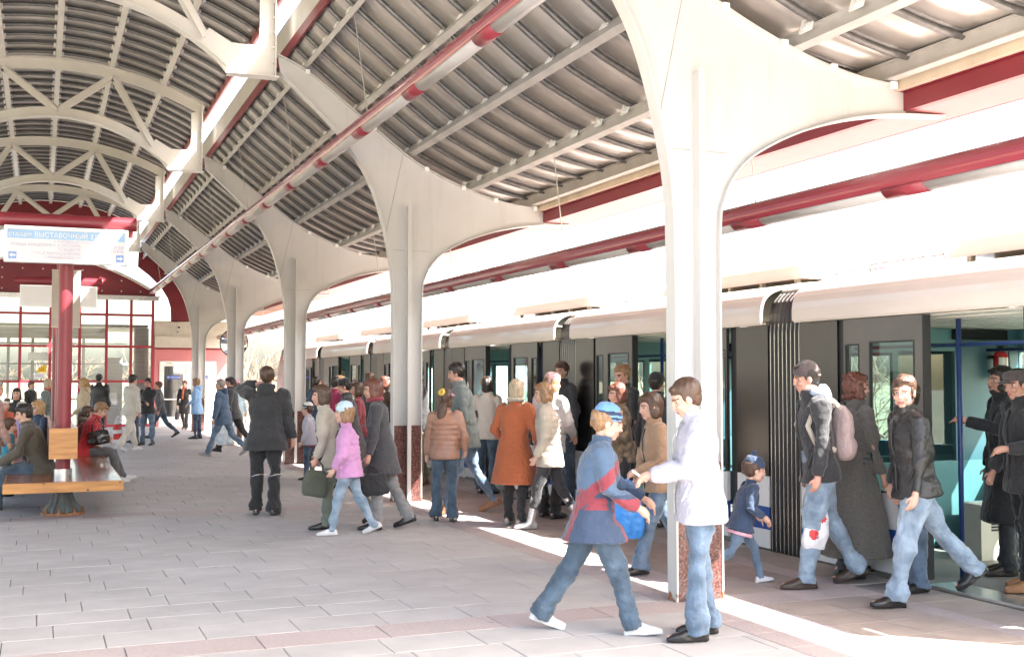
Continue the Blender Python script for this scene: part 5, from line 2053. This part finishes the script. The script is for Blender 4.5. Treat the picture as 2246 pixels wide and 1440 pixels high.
# ================================================================== the crowd, nearest first
def boy_paint(q):
    x, y, z = q[:, 0], q[:, 1], q[:, 2]
    idx = np.zeros(len(q), int)
    idx[(z < .17)] = 1
    s_ = z - .9 * y
    idx[(s_ > .16) & (s_ < .27) & (np.abs(x) > .06)] = 2
    idx[(np.abs(np.abs(x) - .13) < .035) & (z < .2)] = 2
    idx[(np.abs(x) > .2) & (z > .05) & (z < .14)] = 2
    return idx
JW = person('woman in a white jacket and flared jeans looking at her phone', 3.92, 6.34, 291, 1.64, ((6, 5, 3, 0), (-2, 4, 3, 0)), 3, (-.05, .33, 1.09), (.05, .34, 1.08), (0, 24),
            ('jacket', 'white', -.16, dict(aline=.2, wr=.012)), ('trousers', 'jeans', dict(flare=.035, wide=.97)), 'black', ('short', 'brown'), None, 'a', True, lod=0, bulk=1.2)
JB = person('boy in a striped blue cap and blue and red jacket striding in jeans', 3.37, 6.74, 112, 1.50, ((-24, 8, 2, 20), (22, 4, 2, -4)), 5, (-.22, .40, 1.02), (.22, .30, 1.0), (0, 14),
            ('jacket', ('blue', 'navy', 'maroon'), -.20, dict(paint=boy_paint, aline=.12)), ('trousers', 'jeans_dark', dict(wide=1.12, flare=.015)), 'white', ('short', 'fair'), ('striped', ('capblue', 'capdark')), 'a', child=1, lod=0, bulk=1.24)
JN = person('young man in a grey knitted beanie and black jacket carrying a pale bag', 5.77, 7.53, 290, 1.79, ((12, 4, 2, 0), (-15, 14, 2, 20)), 6, (-.27, .10, .82), (.28, .02, .80), (0, 10),
            ('jacket', 'soft_black', -.12), ('trousers', 'jeans_light', dict(wide=1.16)), 'dark', ('short', 'dark'), ('beanie', 'beaniegrey'), 'b', lod=0, hood='hoodie')
JT = person('woman with auburn curls in a long grey tweed coat', 6.33, 7.80, 96, 1.68, ((8, 5, 2, 0), (-8, 8, 2, 10)), 2, (-.26, .10, .84), (.26, .12, .86), (8, 0),
            ('long_coat', 'tweed', -.76, dict(aline=.10, wr=.010)), ('trousers', 'charcoal'), 'black', ('curls', 'auburn'), None, 'b', True, lod=0, bulk=1.10)
JL = person('man in a black leather jacket taking a long step', 5.98, 6.68, 284, 1.70, ((20, 8, 3, -4), (-34, 10, 3, 36)), 7, (-.26, .14, .86), (.30, .0, .82), (-45, 6),
            ('leather_jacket', 'leather', -.10, dict(wr=.010)), ('trousers', 'jeans_light', dict(wide=1.18)), 'black', ('short', 'brown'), None, 'a', lod=0, bulk=1.06)
person('person in dark jacket and jeans half hidden behind the man in the leather jacket', 6.34, 7.10, 280, 1.60, STAND, 3, HANG_L, HANG_R, (0, 5),
       ('jacket', 'charcoal', -.14), ('trousers', 'jeans', dict(flare=.02)), 'black', ('short', 'dark'), None, 'a', lod=1)
JC = person('bearded man in a black coat holding the blue pole in the train doorway', 7.52, 7.32, 300, 1.72, ((4, 3, 3, 0), (-3, 4, 3, 0)), 2, (-.27, .39, 1.29), (.27, .08, .82), (-12, 0),
            ('long_coat', 'black', -.50, dict(aline=.06)), ('trousers', 'soft_black'), 'dark', ('short', 'dark'), None, 'b', lod=0, bulk=1.08, extra=(('beard', 'dark'),))
JE = person('man in a dark flat cap and dark jacket at the right edge inside the train', 7.12, 6.72, 285, 1.70, ((8, 4, 3, 0), (-4, 4, 3, 0)), 3, (-.22, .30, 1.12), (.26, .14, .90), (0, 8),
            ('jacket', 'soft_black', -.16), ('trousers', 'black'), 'tanshoe', ('short', 'dark'), ('cap', 'beaniegrey'), 'b', lod=0, bulk=1.08)
for j_, dz_ in ((JC, .017), (JE, .017)):
    j_['root'].location.z = dz_
person('small child in a navy jacket running beside the nearest column', 5.24, 7.84, 105, 1.0, ((30, 18, 2, -6), (-26, 40, 2, 34)), 14, (-.24, .26, 1.0), (.24, .22, 1.02), (0, 4),
       ('jacket', 'navy', -.13), ('trousers', 'jeans'), 'white', ('short', 'brown'), ('pom', 'navy'), 'a', child=3, lod=0, bulk=1.2, extra=(('belt', 'rose', -.19, .05),))
JK = person('woman in a tan jacket and jeans partly hidden behind the nearest column', 4.90, 8.58, 282, 1.53, STEP, 4, (-.2, .28, 1.02), (.26, .16, .88), (0, 10),
            ('jacket', 'tan', -.13), ('trousers', 'jeans', dict(flare=.03)), 'black', ('bob', 'brown'), None, 'a', True, lod=1)

# ---- group waiting at the second door
person('man in a dark suit and white collar with sunlit face by the train door', 6.42, 11.98, 268, 1.81, STAND, 3, HANG_L, HANG_R, (-10, 12),
       ('jacket', 'soft_black', -.20), ('trousers', 'black'), 'black', ('short', 'fair'), None, 'b', extra=(('shirt', 'white'),))
JP = person('woman in a spotted brown jacket holding a black bag in front of the suited man', 5.92, 11.15, 285, 1.58, STAND, 3, (-.14, .28, 1.05), (.14, .28, 1.0), (0, 8),
            ('jacket', 'pattern', -.14), ('trousers', 'black'), 'black', ('bob', 'auburn'), None, 'b', True)
person('person in a black coat with a dark hood waiting beside the suited man', 6.42, 11.30, 60, 1.70, STAND, 2, HANG_L, HANG_R, (0, 0),
       ('coat', 'charcoal', -.30), ('trousers', 'black'), 'black', ('short', 'dark'), ('beanie', 'black'), 'a')
person('tall man with dark hair and sunlit face behind the woman in the pink hat', 6.42, 13.75, 255, 1.87, STAND, 2, HANG_L, HANG_R, (-15, 6),
       ('jacket', 'charcoal', -.15), ('trousers', 'jeans_dark'), 'black', ('short', 'brown'), None, 'a')
JH = person('woman in a pink knitted hat and shiny cream jacket near the train', 5.62, 12.42, 60, 1.70, STAND, 2, HANG_L, (.2, .22, .98), (20, 4),
            ('jacket', 'pearl', -.16, dict(puff=1)), ('trousers', 'black', dict(flare=.015)), 'black', ('bob', 'fair'), ('beanie', 'pale_pink'), 'a', True, bulk=1.06)
JG = person('fair-haired woman in a beige jacket and shiny silver boots', 5.22, 11.55, 300, 1.61, STEP, 4, (-.24, .14, .88), (.25, .14, .9), (0, 10),
            ('jacket', 'sand', -.18, dict(puff=1)), ('trousers', 'soft_black', dict(cut=.55)), 'boot_silver', ('bob', 'fair'), None, 'a', True, bulk=1.05)
person('woman in a rust orange coat with fair hair seen from behind', 4.96, 11.94, 48, 1.62, ((8, 6, 3, 0), (-3, 4, 3, 0)), 3, (-.20, .20, 1.0), (.22, .18, .98), (5, 6),
       ('coat', 'rust', -.44, dict(aline=.10, wr=.006)), ('trousers', 'black', dict(flare=.01)), 'grey', ('bob', 'light'), None, 'a', True, bulk=1.12, extra=(('scarf', 'sand'),))
person('blond child in a brown jacket with the sun on the hair by the train', 6.16, 15.95, 40, 1.66, STAND, 2, HANG_L, HANG_R, (0, 4),
       ('jacket', 'brown', -.14), ('trousers', 'jeans_dark'), 'white', ('short', 'blond'), None, 'a', extra=(('scarf', 'cream'),))
JW2 = person('dark-haired woman in a cream jacket behind the woman in the rust coat', 5.95, 15.35, 40, 1.66, STAND, 2, (-.2, .2, 1.05), HANG_R, (0, 0),
             ('jacket', 'cream', -.13), ('trousers', 'jeans_dark'), 'black', ('bob', 'dark'), None, 'a', True)
person('moustached man in a grey-green jacket behind the girl in the pink cap', 4.86, 13.30, 285, 1.88, STEP, 6, (-.24, .20, .95), (.28, .06, .82), (10, 12),
       ('jacket', 'greygreen', -.18), ('trousers', 'jeans', dict(wide=1.05)), 'tanshoe', ('short', 'dark'), None, 'b', bulk=1.12, extra=(('moustache', 'dark'),))
JGirl = person('girl in a pink visor cap and shiny bronze jacket with a long ponytail', 4.36, 12.61, 28, 1.50, ((3, 3, 3, 0), (-2, 3, 3, 0)), 1, (-.26, .05, .84), (.26, .12, .92), (22, 0),
               ('jacket', 'bronze', -.10, dict(puff=1, wr=.007)), ('trousers', 'jeans_dark', dict(flare=.03, wide=.95)), 'black', ('long', 'brown'), ('visor', 'rose'), 'a', True, child=1, bulk=1.04, extra=(('scrunchie', 'yellow'),))
person('man in a black jacket and khaki trousers close behind the second column', 5.45, 16.90, 288, 1.86, STAND, 3, (-.2, .24, 1.0), HANG_R, (0, 14),
       ('jacket', 'black', -.15), ('trousers', 'khaki'), 'brown', ('short', 'dark'), None, 'a', bulk=1.08)

# ---- left of the second column
person('person in a long dark grey coat and black hat left of the second column', 4.40, 17.10, 280, 1.70, STRIDE, 8, (-.24, .2, .9), HANG_R, (0, 8),
       ('long_coat', 'charcoal', -.62, dict(aline=.08)), ('trousers', 'charcoal'), 'black', ('short', 'dark'), ('beanie', 'black'), 'b', bulk=1.08)
person('person in a plum knitted jacket seen from behind near the train', 4.98, 20.60, 55, 1.66, STAND, 2, (-.24, .1, .95), (.1, .2, 1.1), (0, 4),
       ('jacket', 'plum', -.14), ('trousers', 'charcoal'), 'black', ('short', 'dark'), None, 'a', lod=1, bulk=1.08)
person('small boy in a white top and a white and navy hat in dark jeans', 4.07, 18.54, 300, 1.20, STAND, 2, (-.26, .1, .9), (.25, .1, .9), (0, 4),
       ('jacket', 'white', -.12), ('trousers', 'jeans_dark', dict(wide=1.05)), 'black', ('short', 'brown'), ('striped', ('whitecap', 'capdark')), 'a', child=2, bulk=1.12, extra=(('belt', 'maroon', -.155, .03),))
JO = person('woman in a beige coat and sage trousers hurrying with an olive bag', 3.02, 12.42, 290, 1.58, ((10, 5, 2, 0), (-26, 14, 2, 34)), 15, (-.26, .20, .86), (.24, .22, .92), (0, 0),
            ('coat', 'sand', -.20), ('trousers', 'sage', dict(wide=1.05)), 'black', ('bob', 'brown'), None, 'b', True, bulk=1.06)
person('little girl in a pink jacket and pale blue hat with light jeans', 3.04, 11.90, 290, 1.38, STEP, 4, (-.22, .18, .9), (.24, .12, .88), (0, 4),
       ('jacket', 'pink', -.16, dict(puff=1)), ('trousers', 'jeans_light'), 'white', ('bob', 'fair'), ('beanie', 'ice'), 'a', True, child=2, bulk=1.12)
JQ = person('woman in a dark grey coat and grey trousers walking with a large black bag', 3.50, 12.20, 292, 1.64, ((8, 5, 2, 0), (-14, 12, 2, 18)), 9, (-.25, .14, .84), (.26, .12, .85), (0, 6),
            ('coat', 'charcoal', -.30, dict(aline=.08)), ('trousers', 'grey', dict(flare=.03, wide=1.0)), 'black', ('bob', 'auburn'), None, 'b', True, bulk=1.05, extra=(('scarf', 'maroon'),))
person('man in a black jacket and black trousers seen from behind with a raised hand', 2.55, 14.03, 20, 1.78, ((2, 3, 2.5, 0), (-3, 4, 2.5, 4)), 1, (-.14, .12, 1.53), (.33, .03, .80), (-14, 2),
       ('jacket', 'soft_black', -.19, dict(wr=.012, aline=.1)), ('trousers', 'black', dict(wide=1.14, flare=.012)), 'black', ('short', 'brown'), None, 'b', lod=0, bulk=1.24, hood='soft_black', extra=(('piping', None),))
person('fair-haired woman in the queue beyond the person in plum', 5.30, 21.60, 80, 1.70, STAND, 2, HANG_L, HANG_R, (0, 0), ('jacket', 'sand', -.14), ('trousers', 'charcoal'), 'black', ('bob', 'blond'), None, 'a', True, lod=2)
person('man in a dark coat standing right behind the person in plum', 5.35, 19.60, 75, 1.74, STAND, 2, HANG_L, HANG_R, (0, 0), ('coat', 'charcoal', -.3), ('trousers', 'charcoal'), 'black', ('short', 'brown'), None, 'a', lod=2)
person('woman with short auburn hair and dark coat in the queue by the train', 5.85, 20.4, 90, 1.68, STAND, 2, HANG_L, HANG_R, (0, 0), ('coat', 'brown', -.3), ('trousers', 'black'), 'black', ('bob', 'auburn'), None, 'a', True, lod=2)
person('person in a tan jacket with sunlit face between the column and the queue', 5.75, 18.6, 240, 1.70, STAND, 2, HANG_L, HANG_R, (0, 0), ('jacket', 'beige', -.14), ('trousers', 'jeans_dark'), 'black', ('short', 'brown'), None, 'a', lod=2)
person('woman in a red jacket passing behind the girl in pink', 4.75, 17.9, 290, 1.60, STEP, 4, HANG_L, HANG_R, (0, 0), ('jacket', 'maroon', -.14), ('trousers', 'jeans_dark'), 'black', ('bob', 'brown'), None, 'b', True, lod=2)
person('person in a navy coat at the far end of the queue', 5.15, 22.9, 60, 1.68, STAND, 2, HANG_L, HANG_R, (0, 0), ('coat', 'navy', -.28), ('trousers', 'charcoal'), 'black', ('short', 'dark'), None, 'b', lod=2)
person('tall passenger with fair hair boarding the train behind the queue', 6.35, 21.4, 95, 1.82, STEP, 2, HANG_L, HANG_R, (0, 0), ('jacket', 'cream', -.14), ('trousers', 'jeans_dark'), 'black', ('short', 'blond'), None, 'a', lod=2)
person('dark-haired passenger standing inside the second carriage doorway', 7.25, 16.4, 270, 1.70, STAND, 2, HANG_L, HANG_R, (0, 0), ('jacket', 'charcoal', -.14), ('trousers', 'jeans_dark'), 'black', ('short', 'dark'), None, 'b', lod=2)

# ---- far middle
person('man in a dark blue jacket and blue jeans walking away from the column', 3.62, 24.9, 296, 1.68, STRIDE, 7, (-.28, .14, .84), (.2, .2, 1.0), (0, 0),
       ('jacket', 'blue', -.18), ('trousers', 'jeans', dict(wide=1.05)), 'grey', ('short', 'grey'), None, 'b', lod=1, bulk=1.14, hood='navy')
person('woman in a light blue jacket and black trousers near the pink wall', 3.98, 32.3, 288, 1.64, STAND, 2, (-.2, .22, 1.0), HANG_R, (0, 4),
       ('jacket', 'skyblue', -.22, dict(aline=.1)), ('trousers', 'navy'), 'black', ('bob', 'fair'), None, 'a', True, lod=1, bulk=1.08, hood='skyblue')
JD = person('man in a black cap and dark jacket carrying white bags', 4.05, 26.35, 290, 1.74, STRIDE, 6, HANG_L, HANG_R, (0, 4),
            ('jacket', 'charcoal', -.15), ('trousers', 'black', dict(wide=1.1)), 'black', ('short', 'dark'), ('cap', 'black'), 'b', lod=1)
person('person in a pink hat and ice blue jacket behind the man with the phone', 4.52, 29.0, 25, 1.58, STAND, 2, HANG_L, HANG_R, (0, 0),
       ('jacket', 'ice', -.2, dict(puff=1)), ('trousers', 'brown'), 'black', ('bob', 'brown'), ('beanie', 'rose'), 'a', True, lod=1, bulk=1.08)
JS = person('woman in a black coat with an orange-red scarf facing the camera by the white doors', 4.36, 38.6, 200, 1.58, STEP, 2, (-.34, .14, .95), (.25, .1, .84), (0, 0),
            ('coat', 'black', -.36), ('trousers', 'black'), 'black', ('short', 'auburn'), None, 'a', True, lod=1, extra=(('scarf', 'orange', 1),))
JM = person('man in a cream tracksuit walking away with a red and white bag', 1.91, 27.6, 60, 1.76, STEP, 4, (-.28, .10, .82), HANG_R, (0, 2),
            ('jacket', 'cream', -.12), ('trousers', 'cream', dict(wide=1.08)), 'white', ('short', 'dark'), None, 'b', lod=1, bulk=1.15)
person('man in a black jacket and jeans standing with folded arms by the pavilion', 2.47, 29.7, 215, 1.64, ((2, 2, 6, 0), (2, 2, 6, 0)), 0, (.10, .22, 1.12), (-.10, .24, 1.10), (0, 6),
       ('jacket', 'black', -.12), ('trousers', 'jeans', dict(wide=1.05)), 'black', ('short', 'dark'), None, 'b', lod=1)
person('walker in a grey jacket and jeans taking a wide step near the pink wall', 3.08, 33.0, 275, 1.60, STRIDE, 6, HANG_L, HANG_R, (0, 0),
       ('jacket', 'grey_dark', -.14), ('trousers', 'jeans_dark'), 'black', ('short', 'auburn'), None, 'b', lod=1)
person('man in a black leather coat with his back turned by the pavilion glass', 1.44, 32.6, 15, 1.76, STAND, 1, HANG_L, HANG_R, (0, 3),
       ('coat', 'leather', -.28), ('trousers', 'black'), 'black', ('short', 'dark'), None, 'a', lod=1, bulk=1.1)
person('second man with dark hair next to the man in the cream tracksuit', 2.25, 30.9, 240, 1.70, STAND, 1, HANG_L, HANG_R, (0, 3), ('jacket', 'grey', -.14), ('trousers', 'jeans_dark'), 'black', ('short', 'dark'), None, 'b', lod=2)
person('blond woman in a beige jacket over a denim shirt right of the red post', .86, 26.0, 278, 1.64, STAND, 1, (-.2, .2, .95), HANG_R, (0, 2),
       ('jacket', 'beige', -.2), ('trousers', 'jeans'), 'black', ('pony', 'blond'), None, 'a', True, lod=1, bulk=1.12, extra=(('shirt', 'jeans'),), hood='beige')
person('older woman in a grey-green coat and red scarf left of the red post', .12, 28.8, 110, 1.62, STAND, 3, (-.2, .24, .95), HANG_R, (0, 4),
       ('coat', 'greygreen', -.34), ('trousers', 'grey'), 'black', ('bob', 'light'), None, 'a', True, lod=1, bulk=1.08, extra=(('scarf', 'orange', 1),))
person('person in a black sweater with a grey scarf in front of the pavilion glass', -.27, 34.5, 130, 1.54, STAND, 2, HANG_L, HANG_R, (0, 2),
       ('jacket', 'black', -.14), ('trousers', 'charcoal'), 'black', ('short', 'auburn'), None, 'a', True, lod=1, extra=(('scarf', 'grey'),))

# ---- seated on the bench
SIT = ((84, 78, 4, 0), (80, 70, 4, 0))
JR = person('woman in a red jacket sitting on the bench with a black handbag', .66, 19.15, 100, 1.68, ((84, 60, 3, -14), (88, 76, 3, 0)), 16, (-.06, .34, 1.12), (.10, .33, 1.08), (0, 26),
            ('jacket', 'red', -.16), ('trousers', 'grey_dark', dict(wide=1.12)), 'white', ('short', 'fair'), None, 'a', True, lod=1, seat=.452, bulk=1.14, extra=(('cuff_jeans', None),) if False else (), group='people sitting on the bench')
person('child in a crimson jacket sitting on the bench beside the woman in red', .62, 19.95, 95, 1.40, SIT, 8, (-.1, .3, 1.0), (.1, .3, 1.0), (0, 10),
       ('jacket', 'maroon', -.14), ('trousers', 'jeans_dark'), 'white', ('pony', 'brown'), None, 'a', True, child=1, lod=1, seat=.452, hood='oliveb', group='people sitting on the bench')
person('dark-haired man in an olive brown jacket sitting on the left side of the bench', .02, 15.85, 278, 1.76, ((82, 70, 5, 0), (84, 66, 5, 0)), 17, (-.18, .46, .98), (.16, .48, .98), (-8, 10),
       ('jacket', 'oliveb', -.16, dict(wr=.011)), ('trousers', 'jeans_dark', dict(wide=1.08)), 'black', ('short', 'dark'), None, 'a', lod=0, seat=.452, bulk=1.12, group='people sitting on the bench')
person('child in a teal jacket with cropped brown hair facing the man in olive brown', -.43, 17.6, 70, 1.02, STAND, 4, HANG_L, HANG_R, (0, 0),
       ('jacket', 'teal', -.16), ('trousers', 'jeans_dark'), 'black', ('short', 'brown'), None, 'a', child=3, lod=1, bulk=1.1, extra=(('scarf', 'whitecap'),), group='people around the bench')
person('girl in a white knitted hat and orange-red coat behind the bench', -.56, 20.4, 150, 1.30, STAND, 2, HANG_L, HANG_R, (0, 8),
       ('jacket', 'orange', -.2), ('trousers', 'jeans_dark'), 'black', ('bob', 'dark'), ('pom', 'whitecap'), 'a', True, child=1, lod=1, group='people around the bench')
person('blond woman with glasses sitting far back on the left side of the bench', .02, 19.4, 235, 1.66, SIT, 5, (-.15, .36, .98), (.15, .36, .98), (0, 4),
       ('jacket', 'navy', -.14), ('trousers', 'jeans_dark'), 'black', ('bob', 'blond'), None, 'a', True, lod=1, seat=.452, group='people sitting on the bench')
person('child in a lilac and white hat next to the girl in the white hat', -.28, 20.9, 200, 1.20, STAND, 2, HANG_L, HANG_R, (0, 4),
       ('jacket', 'lilac', -.16), ('trousers', 'jeans'), 'white', ('bob', 'fair'), ('striped', ('whitecap', 'lilac')), 'a', True, child=2, lod=1, group='people around the bench')
person('dark-haired woman standing behind the children at the bench', -.40, 22.6, 190, 1.45, STAND, 2, HANG_L, HANG_R, (0, 4),
       ('jacket', 'black', -.2), ('trousers', 'charcoal'), 'black', ('bob', 'dark'), None, 'a', True, lod=2, group='people around the bench')
person('man in a dusty rose jacket at the left edge of the picture', -.62, 16.1, 70, 1.62, STAND, 6, (-.2, .2, .9), (.22, .24, .78), (0, 4),
       ('jacket', 'dusty', -.22), ('trousers', 'jeans_dark'), 'black', ('short', 'grey'), None, 'b', lod=1, bulk=1.16, group='people around the bench')

# ------------------------------------------------------------------ things in hands
def hand(J, s_): return world(J, J['hand%d' % s_])
ph = thing('mobile_phone', 'small silver mobile phone in the hands of the woman in white', 'phone', tuple((hand(JW, 1) + hand(JW, -1)) / 2 + Vector((0, 0, .03))), -R(291))
b_ = MB()
b_.box((-.024, -.045, -.007), (.024, .045, .007))
b_.build('case', M['ring'], ph)
MB().box((-.02, .0, .0071), (.02, .04, .0085)).build('screen', M['led'], ph)
ph.rotation_euler = (R(35), 0, -R(291))
red_dots = lambda c, z0, w, h: ((((c[:, 0] - .03) / .035) ** 2 + ((c[:, 2] - z0 + h * .30) / .035) ** 2) < 1) | ((((c[:, 0] + .03) / .04) ** 2 + ((c[:, 2] - z0 + h * .66) / .04) ** 2) < 1)
PLW = cloth('plastic_white', (.72, .71, .72), rough=.35, var=.03, bump=.3, bscale=20, sheen=0)
RED = cloth('print_red', (.60, .03, .03), rough=.4, sheen=0)
bag('plastic_bag', 'white plastic bag with red prints in front of the grey tweed coat', hand(JN, -1) + Vector((.12, .10, -.02)), 0.20, .36, .09, PLW, 285, .10, 6, [(RED, red_dots)], 'shopping bag', wr=.012)
pk = person  # keep the name short
bb = MB()
# pale shoulder bag on the back of the young man in the beanie
P = JN
c0 = P['V'](Vector(P['pel']) * (1 / (1.79 / 1.75)) + P['u'] * .24 - P['fwd'] * .215)
t = thing('shoulder_bag', 'pale pink shoulder bag on the back of the young man in the beanie', 'bag', tuple(world(P, c0)), -R(290))
b_ = MB()
b_.ell((0, 0, .02), (.16, .085, .20))
b_.ell((0, -.01, -.12), (.165, .095, .12))
clay(b_, 'bag_body', cloth('pale_pink_canvas', (.50, .37, .35), bscale=60), t, .012, smooth=3, wrinkle=.008, wfreq=18, seed=3)
b_ = MB()
for s_ in (-1, 1):
    b_.tube([(s_ * .09, .04, .18), (s_ * .13, .12, .25), (s_ * .14, .26, .22), (s_ * .15, .33, .05), (s_ * .15, .27, -.08), (s_ * .14, .10, -.14)], .014, 6, flat=2.0)
clay(b_, 'strap', CL['sand'], t, .01, smooth=1)
bag('handbag', 'shiny black handbag on the shoulder of the woman in the red jacket', Vector((.80, 18.80, 1.05)), .34, .22, .14, mat('patent_black', (.012, .012, .013), rough=.16, var=.2, bump=.4, bscale=22, coat=.5), 100, .20, 8, None, 'handbag', wr=.008)
bag('handbag', 'glossy black bag carried by the woman in silver boots', hand(JG, 1) + Vector((.0, .0, -.02)), .28, .26, .11, mat('patent_black_soft', (.015, .015, .016), rough=.2, var=.2, bump=.5, bscale=20), 300, .16, 0, None, 'handbag', wr=.009)
bag('handbag', 'large soft black bag swinging beside the woman in grey trousers', hand(JQ, -1) + Vector((.02, -.04, 0)), .34, .24, .13, CL['black'], 292, .10, -10, None, 'handbag', wr=.009)
bag('handbag', 'olive bag hanging in front of the woman in sage trousers', hand(JO, -1) + Vector((.05, 0, .08)), .28, .28, .12, CL['olive'], 292, .12, 6, None, 'handbag', wr=.009)
bag('plastic_bag', 'bright blue plastic bag behind the woman in white', world(JK, JK['hand-1']) + Vector((0, 0, -.02)), .30, .40, .10, cloth('plastic_blue', (.03, .22, .62), rough=.35, bump=.3, bscale=20, sheen=0), 282, .10, 0, None, 'shopping bag', wr=.012)
bag('gift_bag', 'small magenta bag held next to the bright blue bag', world(JK, JK['hand-1']) + Vector((-.12, .06, .10)), .14, .24, .07, cloth('magenta', (.50, .03, .32), rough=.4, sheen=0), 282, .06, 0, None, 'shopping bag')
bag('handbag', 'black bag held in both hands by the woman in the spotted jacket', world(JP, (JP['hand-1'] + JP['hand1']) / 2), .28, .22, .10, CL['black'], 195, .10, 0, None, 'handbag')
pinkm = lambda c, z0, w, h: (c[:, 0] + .6 * (c[:, 2] - z0 + h * .5) > .02) & (c[:, 2] < z0 - h * .18)
bag('plastic_bag', 'white and pink carrier bag beside the woman in the pink hat', world(JH, JH['hand-1']) + Vector((-.12, .05, .06)), .30, .40, .08, PLW, 300, .10, 0, [(cloth('bag_pink', (.72, .12, .45), sheen=0), pinkm)], 'shopping bag', wr=.01)
strm = lambda c, z0, w, h: (np.abs((c[:, 2] - z0 + h * .30)) < h * .13) | (np.abs((c[:, 2] - z0 + h * .74)) < h * .13)
bag('plastic_bag', 'red and white bag carried by the man in the cream tracksuit', hand(JM, -1) + Vector((-.22, -.06, .03)), .36, .50, .14, PLW, 30, .10, 0, [(RED, strm)], 'shopping bag', wr=.01)
bag('plastic_bag', 'big white bag carried by the man in the black cap', hand(JD, -1) + Vector((-.06, -.02, .08)), .42, .52, .14, cloth('plastic_ice', (.60, .68, .74), rough=.35, sheen=0), 292, .10, 0, None, 'shopping bag', wr=.012)
bag('plastic_bag', 'white bag on the other arm of the man in the black cap', hand(JD, 1) + Vector((-.30, -.12, .10)), .38, .48, .12, PLW, 292, .10, 0, None, 'shopping bag', wr=.012)
bag('handbag', 'black bag on the arm of the woman with the orange-red scarf', hand(JS, 1) + Vector((0, 0, .02)), .30, .26, .12, CL['black'], 200, .12, 0, None, 'handbag')
bag('handbag', 'dark shoulder bag of the dark-haired woman in the cream jacket', world(JW2, JW2['shoulder-1'] + Vector((-.06, .02, -.30))), .24, .26, .10, CL['charcoal'], 40, .26, 0, None, 'handbag')
b_ = MB()
P0 = hand(JG, 1)
run_jobs()

# lettering: turn the type into plain meshes
dg = bpy.context.evaluated_depsgraph_get()
for o in [q for q in S.objects if q.type == 'FONT']:
    me = bpy.data.meshes.new_from_object(o.evaluated_get(dg))
    nm = o.name
    q = bpy.data.objects.new('lettering', me)
    C.objects.link(q)
    q.parent = o.parent
    q.location, q.rotation_euler, q.scale = o.location, o.rotation_euler, o.scale
    if o.data.name in FIT:
        xs = [v.co.x for v in me.vertices]
        q.scale.x = FIT[o.data.name] / max(.01, max(xs) - min(xs))
    bpy.data.objects.remove(o)
